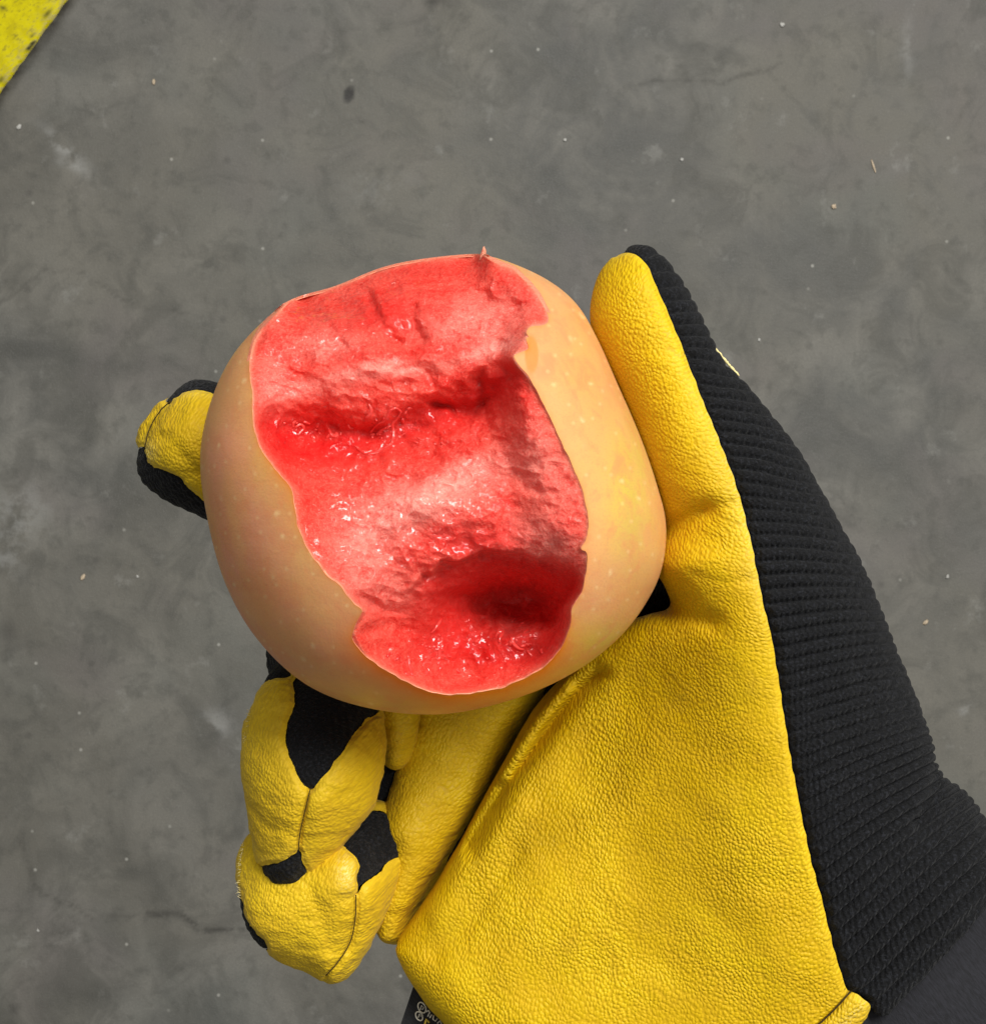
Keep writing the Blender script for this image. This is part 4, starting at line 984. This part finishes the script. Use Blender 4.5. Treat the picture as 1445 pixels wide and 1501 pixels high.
# knit between the finger roots, deep in the gap
def build_gap():
    c = [(560, 1030, -3.8, .6), (556, 1120, -3.7, .6), (556, 1230, -3.6, .55), (560, 1300, -3.8, .5)]
    ax, ay = P(480, 1400, -3.5); bx, by = P(690, 960, -3.5)
    F = Field(float(ax), float(bx), float(ay), float(by), -4.6, -2.4, 0.05)
    F.chain([(*[float(v) for v in P(a, b, z)], z, r) for a, b, z, r in c], 0.2)
    V, T = F.mesh(2); px, py = to_px(V)
    V = V + normals(V, T) * (0.03 * np.abs(np.sin(py / 17 * math.pi)))[:, None]
    mesh_obj('finger_gusset', V, T, M['knit'], glove, dict(knit=np.c_[px / PXCM, py / 17, 0 * px]))
build_gap()

# woven label on the wrist with its print
def build_label():
    z0 = -2.55; out = [(606, 1446), (640, 1440), (740, 1500), (760, 1580), (680, 1600), (566, 1575), (586, 1506)]
    p = xy(out, z0); c = p.mean(0); V = []; n = len(p)
    for dz in (0, -0.06): V += [(*q, z0 + dz) for q in p]
    F = [tuple(range(n))[::-1], tuple(range(n, 2 * n))] + [(i, (i + 1) % n, n + (i + 1) % n, n + i) for i in range(n)]
    lab = mesh_obj('label_tag', V, F, M['tagcloth'], glove, smooth_shade=False)
    def stroke(pts, r, mat, name):
        path = [(*[float(v) for v in P(a, b, z0 + .012)], z0 + .012) for a, b in pts]; tv, tf_ = tube(path, r, 6); mesh_obj(name, tv, tf_, M[mat], lab)
    def ring(cx, cy, rx, ry, an, mat='print'):
        a = math.radians(an); t = np.linspace(0, 2 * math.pi, 21)
        stroke([(cx + rx * math.cos(k) * math.cos(a) - ry * math.sin(k) * math.sin(a), cy + rx * math.cos(k) * math.sin(a) + ry * math.sin(k) * math.cos(a)) for k in t], 0.012, mat, 'printed_ring')
    ring(618.5, 1477, 5.2, 8.2, -25); ring(614.5, 1489.5, 4.6, 7, -28)
    stroke([(616, 1480), (618, 1474), (621, 1477), (619, 1480)], 0.01, 'print', 'printed_mark')
    stroke([(613, 1492), (615, 1486), (617, 1490)], 0.01, 'print', 'printed_mark')
    stroke([(627, 1490), (630, 1484), (628, 1481), (625, 1483)], 0.014, 'print', 'printed_mark'); stroke([(630, 1492), (633, 1487)], 0.013, 'print', 'printed_mark')
    stroke([(636, 1488), (634.5, 1494), (638, 1497), (641, 1493)], 0.012, 'print', 'printed_mark'); stroke([(641, 1500), (645, 1496), (648, 1503), (644, 1508)], 0.012, 'print', 'printed_mark')
    stroke([(622, 1504), (625, 1494), (629, 1499)], 0.02, 'gold', 'printed_triangle')
build_label()

# loose suede fibres along the cut edges
def build_fuzz():
    Vs, Fs, b = [], [], 0
    def strand(px, py, z, dx, dy, L):
        nonlocal b
        x, y = (float(v) for v in P(px, py, z)); p = [(x, y, z)]; a = math.atan2(dy, dx)
        for k in range(3):
            a += random.uniform(-.6, .6); p.append((p[-1][0] + L / 3 * math.cos(a), p[-1][1] + L / 3 * math.sin(a), p[-1][2] + random.uniform(-.02, .03)))
        v, f = tube(p, [0.006, 0.005, 0.004, 0.002], 3)
        Vs.append(v); Fs.extend([tuple(i + b for i in q) for q in f]); b += len(v)
    for k in range(60):
        t = random.random(); y = 1040 + 140 * t; x = np.interp(y, [1040, 1095, 1150, 1180], [366, 359, 363, 367]); strand(x + 2, y, -1.7 + random.uniform(-.1, .2), -1, random.uniform(-.6, .6), random.uniform(.03, .10))
    for k in range(40):
        y = random.uniform(1240, 1320); x = np.interp(y, [1240, 1256, 1300, 1320], [356, 352, 350, 352]); strand(x + 2, y, -2.2 + random.uniform(-.1, .2), -1, random.uniform(-.6, .6), random.uniform(.03, .09))
    o = mesh_obj('suede_fuzz', np.concatenate(Vs), Fs, M['fuzz'], glove); o['kind'] = 'stuff'
build_fuzz()
# worn yellow edge showing over the back of the thumb
def build_piping():
    pts = [(1024, 466), (1034, 488), (1044, 505), (1057, 522), (1070, 537), (1083, 551)]
    path = [(*[float(v) for v in P(a, b, -.25)], -.25) for a, b in spline(pts, 8)]
    r = 0.022 + 0.012 * vnoise(np.c_[np.arange(len(path)) * .9, np.zeros(len(path)), np.zeros(len(path))], 3); r[:4] *= np.linspace(.2, 1, 4); r[-4:] *= np.linspace(1, .2, 4)
    tv, tf_ = tube(path, r, 6); mesh_obj('thumb_piping', tv, tf_, M['fuzz'], glove)
build_piping()

# ------------------------------------------------------------------ the sleeve
def build_sleeve():
    x, y = P(1275, 1503, -1.75); x, y = float(x), float(y)
    root = empty('jacket_sleeve', (x + 3, y - 3, -3.5), 'dark charcoal cloth sleeve coming out of the ribbed glove cuff', 'sleeve')
    d = np.array([0.70, -0.70, -0.10]); d /= np.linalg.norm(d); u = np.array([0.707, 0.707, 0]); w = np.cross(d, u); w = w if w[2] > 0 else -w
    n, k = 190, 240; t = np.linspace(-1.6, 15, n); a = np.arange(k) / k * 2 * math.pi
    Tt, Aa = np.meshgrid(t, a, indexing='ij')
    ru = np.interp(Tt, [-1.6, 0, 3, 15], [2.7, 2.95, 3.4, 4.4]); rw = np.interp(Tt, [-1.6, 0, 3, 15], [1.45, 1.62, 2.2, 3.4])
    q = np.stack([Tt.ravel() * 0.35 + 0.5 * np.cos(Aa).ravel(), 1.6 * np.cos(Aa).ravel(), 1.6 * np.sin(Aa).ravel()], 1)
    f = 1 + (0.05 * fbm(q * [1.6, 1, 1], 3, 201) + 0.02 * np.sin(q[:, 0] * 9 + 3 * q[:, 1])).reshape(Tt.shape) * smooth(-.5, 2.5, Tt)
    V = np.array([x, y, -1.75])[None] + (d[None] * Tt.ravel()[:, None] + u[None] * (ru * f * np.cos(Aa)).ravel()[:, None] + w[None] * (rw * f * np.sin(Aa)).ravel()[:, None])
    i = np.arange(n * k).reshape(n, k); j = np.roll(i, -1, 1)
    F = [tuple(r) for r in np.stack([i[:-1], i[1:], j[1:], j[:-1]], -1).reshape(-1, 4)]
    F.append(tuple(i[0])[::1]); F.append(tuple(i[-1])[::-1])
    mesh_obj('cloth', V, F, M['sleeve'], root)
build_sleeve()

# ------------------------------------------------------------------ crumbs on the floor
def crumb(name, px, py, lx, ly, lz, ang, mat, label, cat, seed, group=None):
    r = np.random.RandomState(seed); c = floor_pt(px, py, lz * 0.45)
    th = np.linspace(0, math.pi, 7); ph = np.arange(9) / 9 * 2 * math.pi; V = []
    for a in th:
        for b in ph:
            p = np.array([math.sin(a) * math.cos(b) * lx / 2, math.sin(a) * math.sin(b) * ly / 2, math.cos(a) * lz / 2]) * (1 + 0.28 * r.uniform(-1, 1)); V.append(p)
    V = np.array(V); A = math.radians(ang); R = np.array([[math.cos(A), -math.sin(A), 0], [math.sin(A), math.cos(A), 0], [0, 0, 1]])
    V = V @ R.T + c; V[:, 2] = np.maximum(V[:, 2], FZ + 0.002)
    F = [(i * 9 + j, (i + 1) * 9 + j, (i + 1) * 9 + (j + 1) % 9, i * 9 + (j + 1) % 9) for i in range(6) for j in range(9)]
    tag(mesh_obj(name, V, F, M[mat], smooth_shade=True), label, cat, group)
for a in (('wood_crumb', 226, 120, .26, .40, .15, 0, 'crumb', 'pinkish crumb on the floor close to the yellow marking', 'crumb', 1),
          ('wood_crumb', 122, 846, .30, .55, .15, -35, 'crumb', 'pale frayed crumb on the floor left of the little glove finger', 'crumb', 2),
          ('wood_splinter', 1280, 244, .16, .95, .12, 18, 'crumb', 'thin pale splinter on the floor to the right above the thumb', 'splinter', 3),
          ('wood_crumb', 1222, 303, .36, .40, .18, 10, 'crumb', 'cream coloured crumb just below the splinter at the right', 'crumb', 4),
          ('wood_crumb', 1356, 912, .26, .50, .15, -40, 'crumb', 'pale pointed crumb on the floor right of the knit glove back', 'crumb', 5),
          ('grit', 1146, 36, .34, .34, .16, 0, 'grit', 'white grit speck near the top edge, right of the middle', 'grit', 6),
          ('grit', 1388, 845, .22, .34, .12, -30, 'grit', 'small white grit speck right of the glove, above the pale crumb', 'grit', 7),
          ('grit', 28, 186, .34, .40, .1, -40, 'grit', 'shiny white flake on the floor under the yellow marking', 'grit', 8),
          ('grit', 828, 205, .24, .24, .12, 0, 'grit', 'white grit speck above the thumb tip to its left', 'grit', 9),
          ('grit', 999, 234, .24, .26, .12, 0, 'grit', 'white grit speck above and just right of the thumb tip', 'grit', 10),
          ('grit', 202, 845, .20, .22, .1, 0, 'grit', 'tiny pale grit speck right of the frayed crumb', 'grit', 11),
          ('grit', 1112, 498, .22, .22, .1, 0, 'grit', 'tiny pale grit speck right of the thumb', 'grit', 12),
          ('grit', 56, 1364, .20, .24, .1, 0, 'grit', 'tiny bright grit speck beside the crack at lower left', 'grit', 13)):
    crumb(*a)
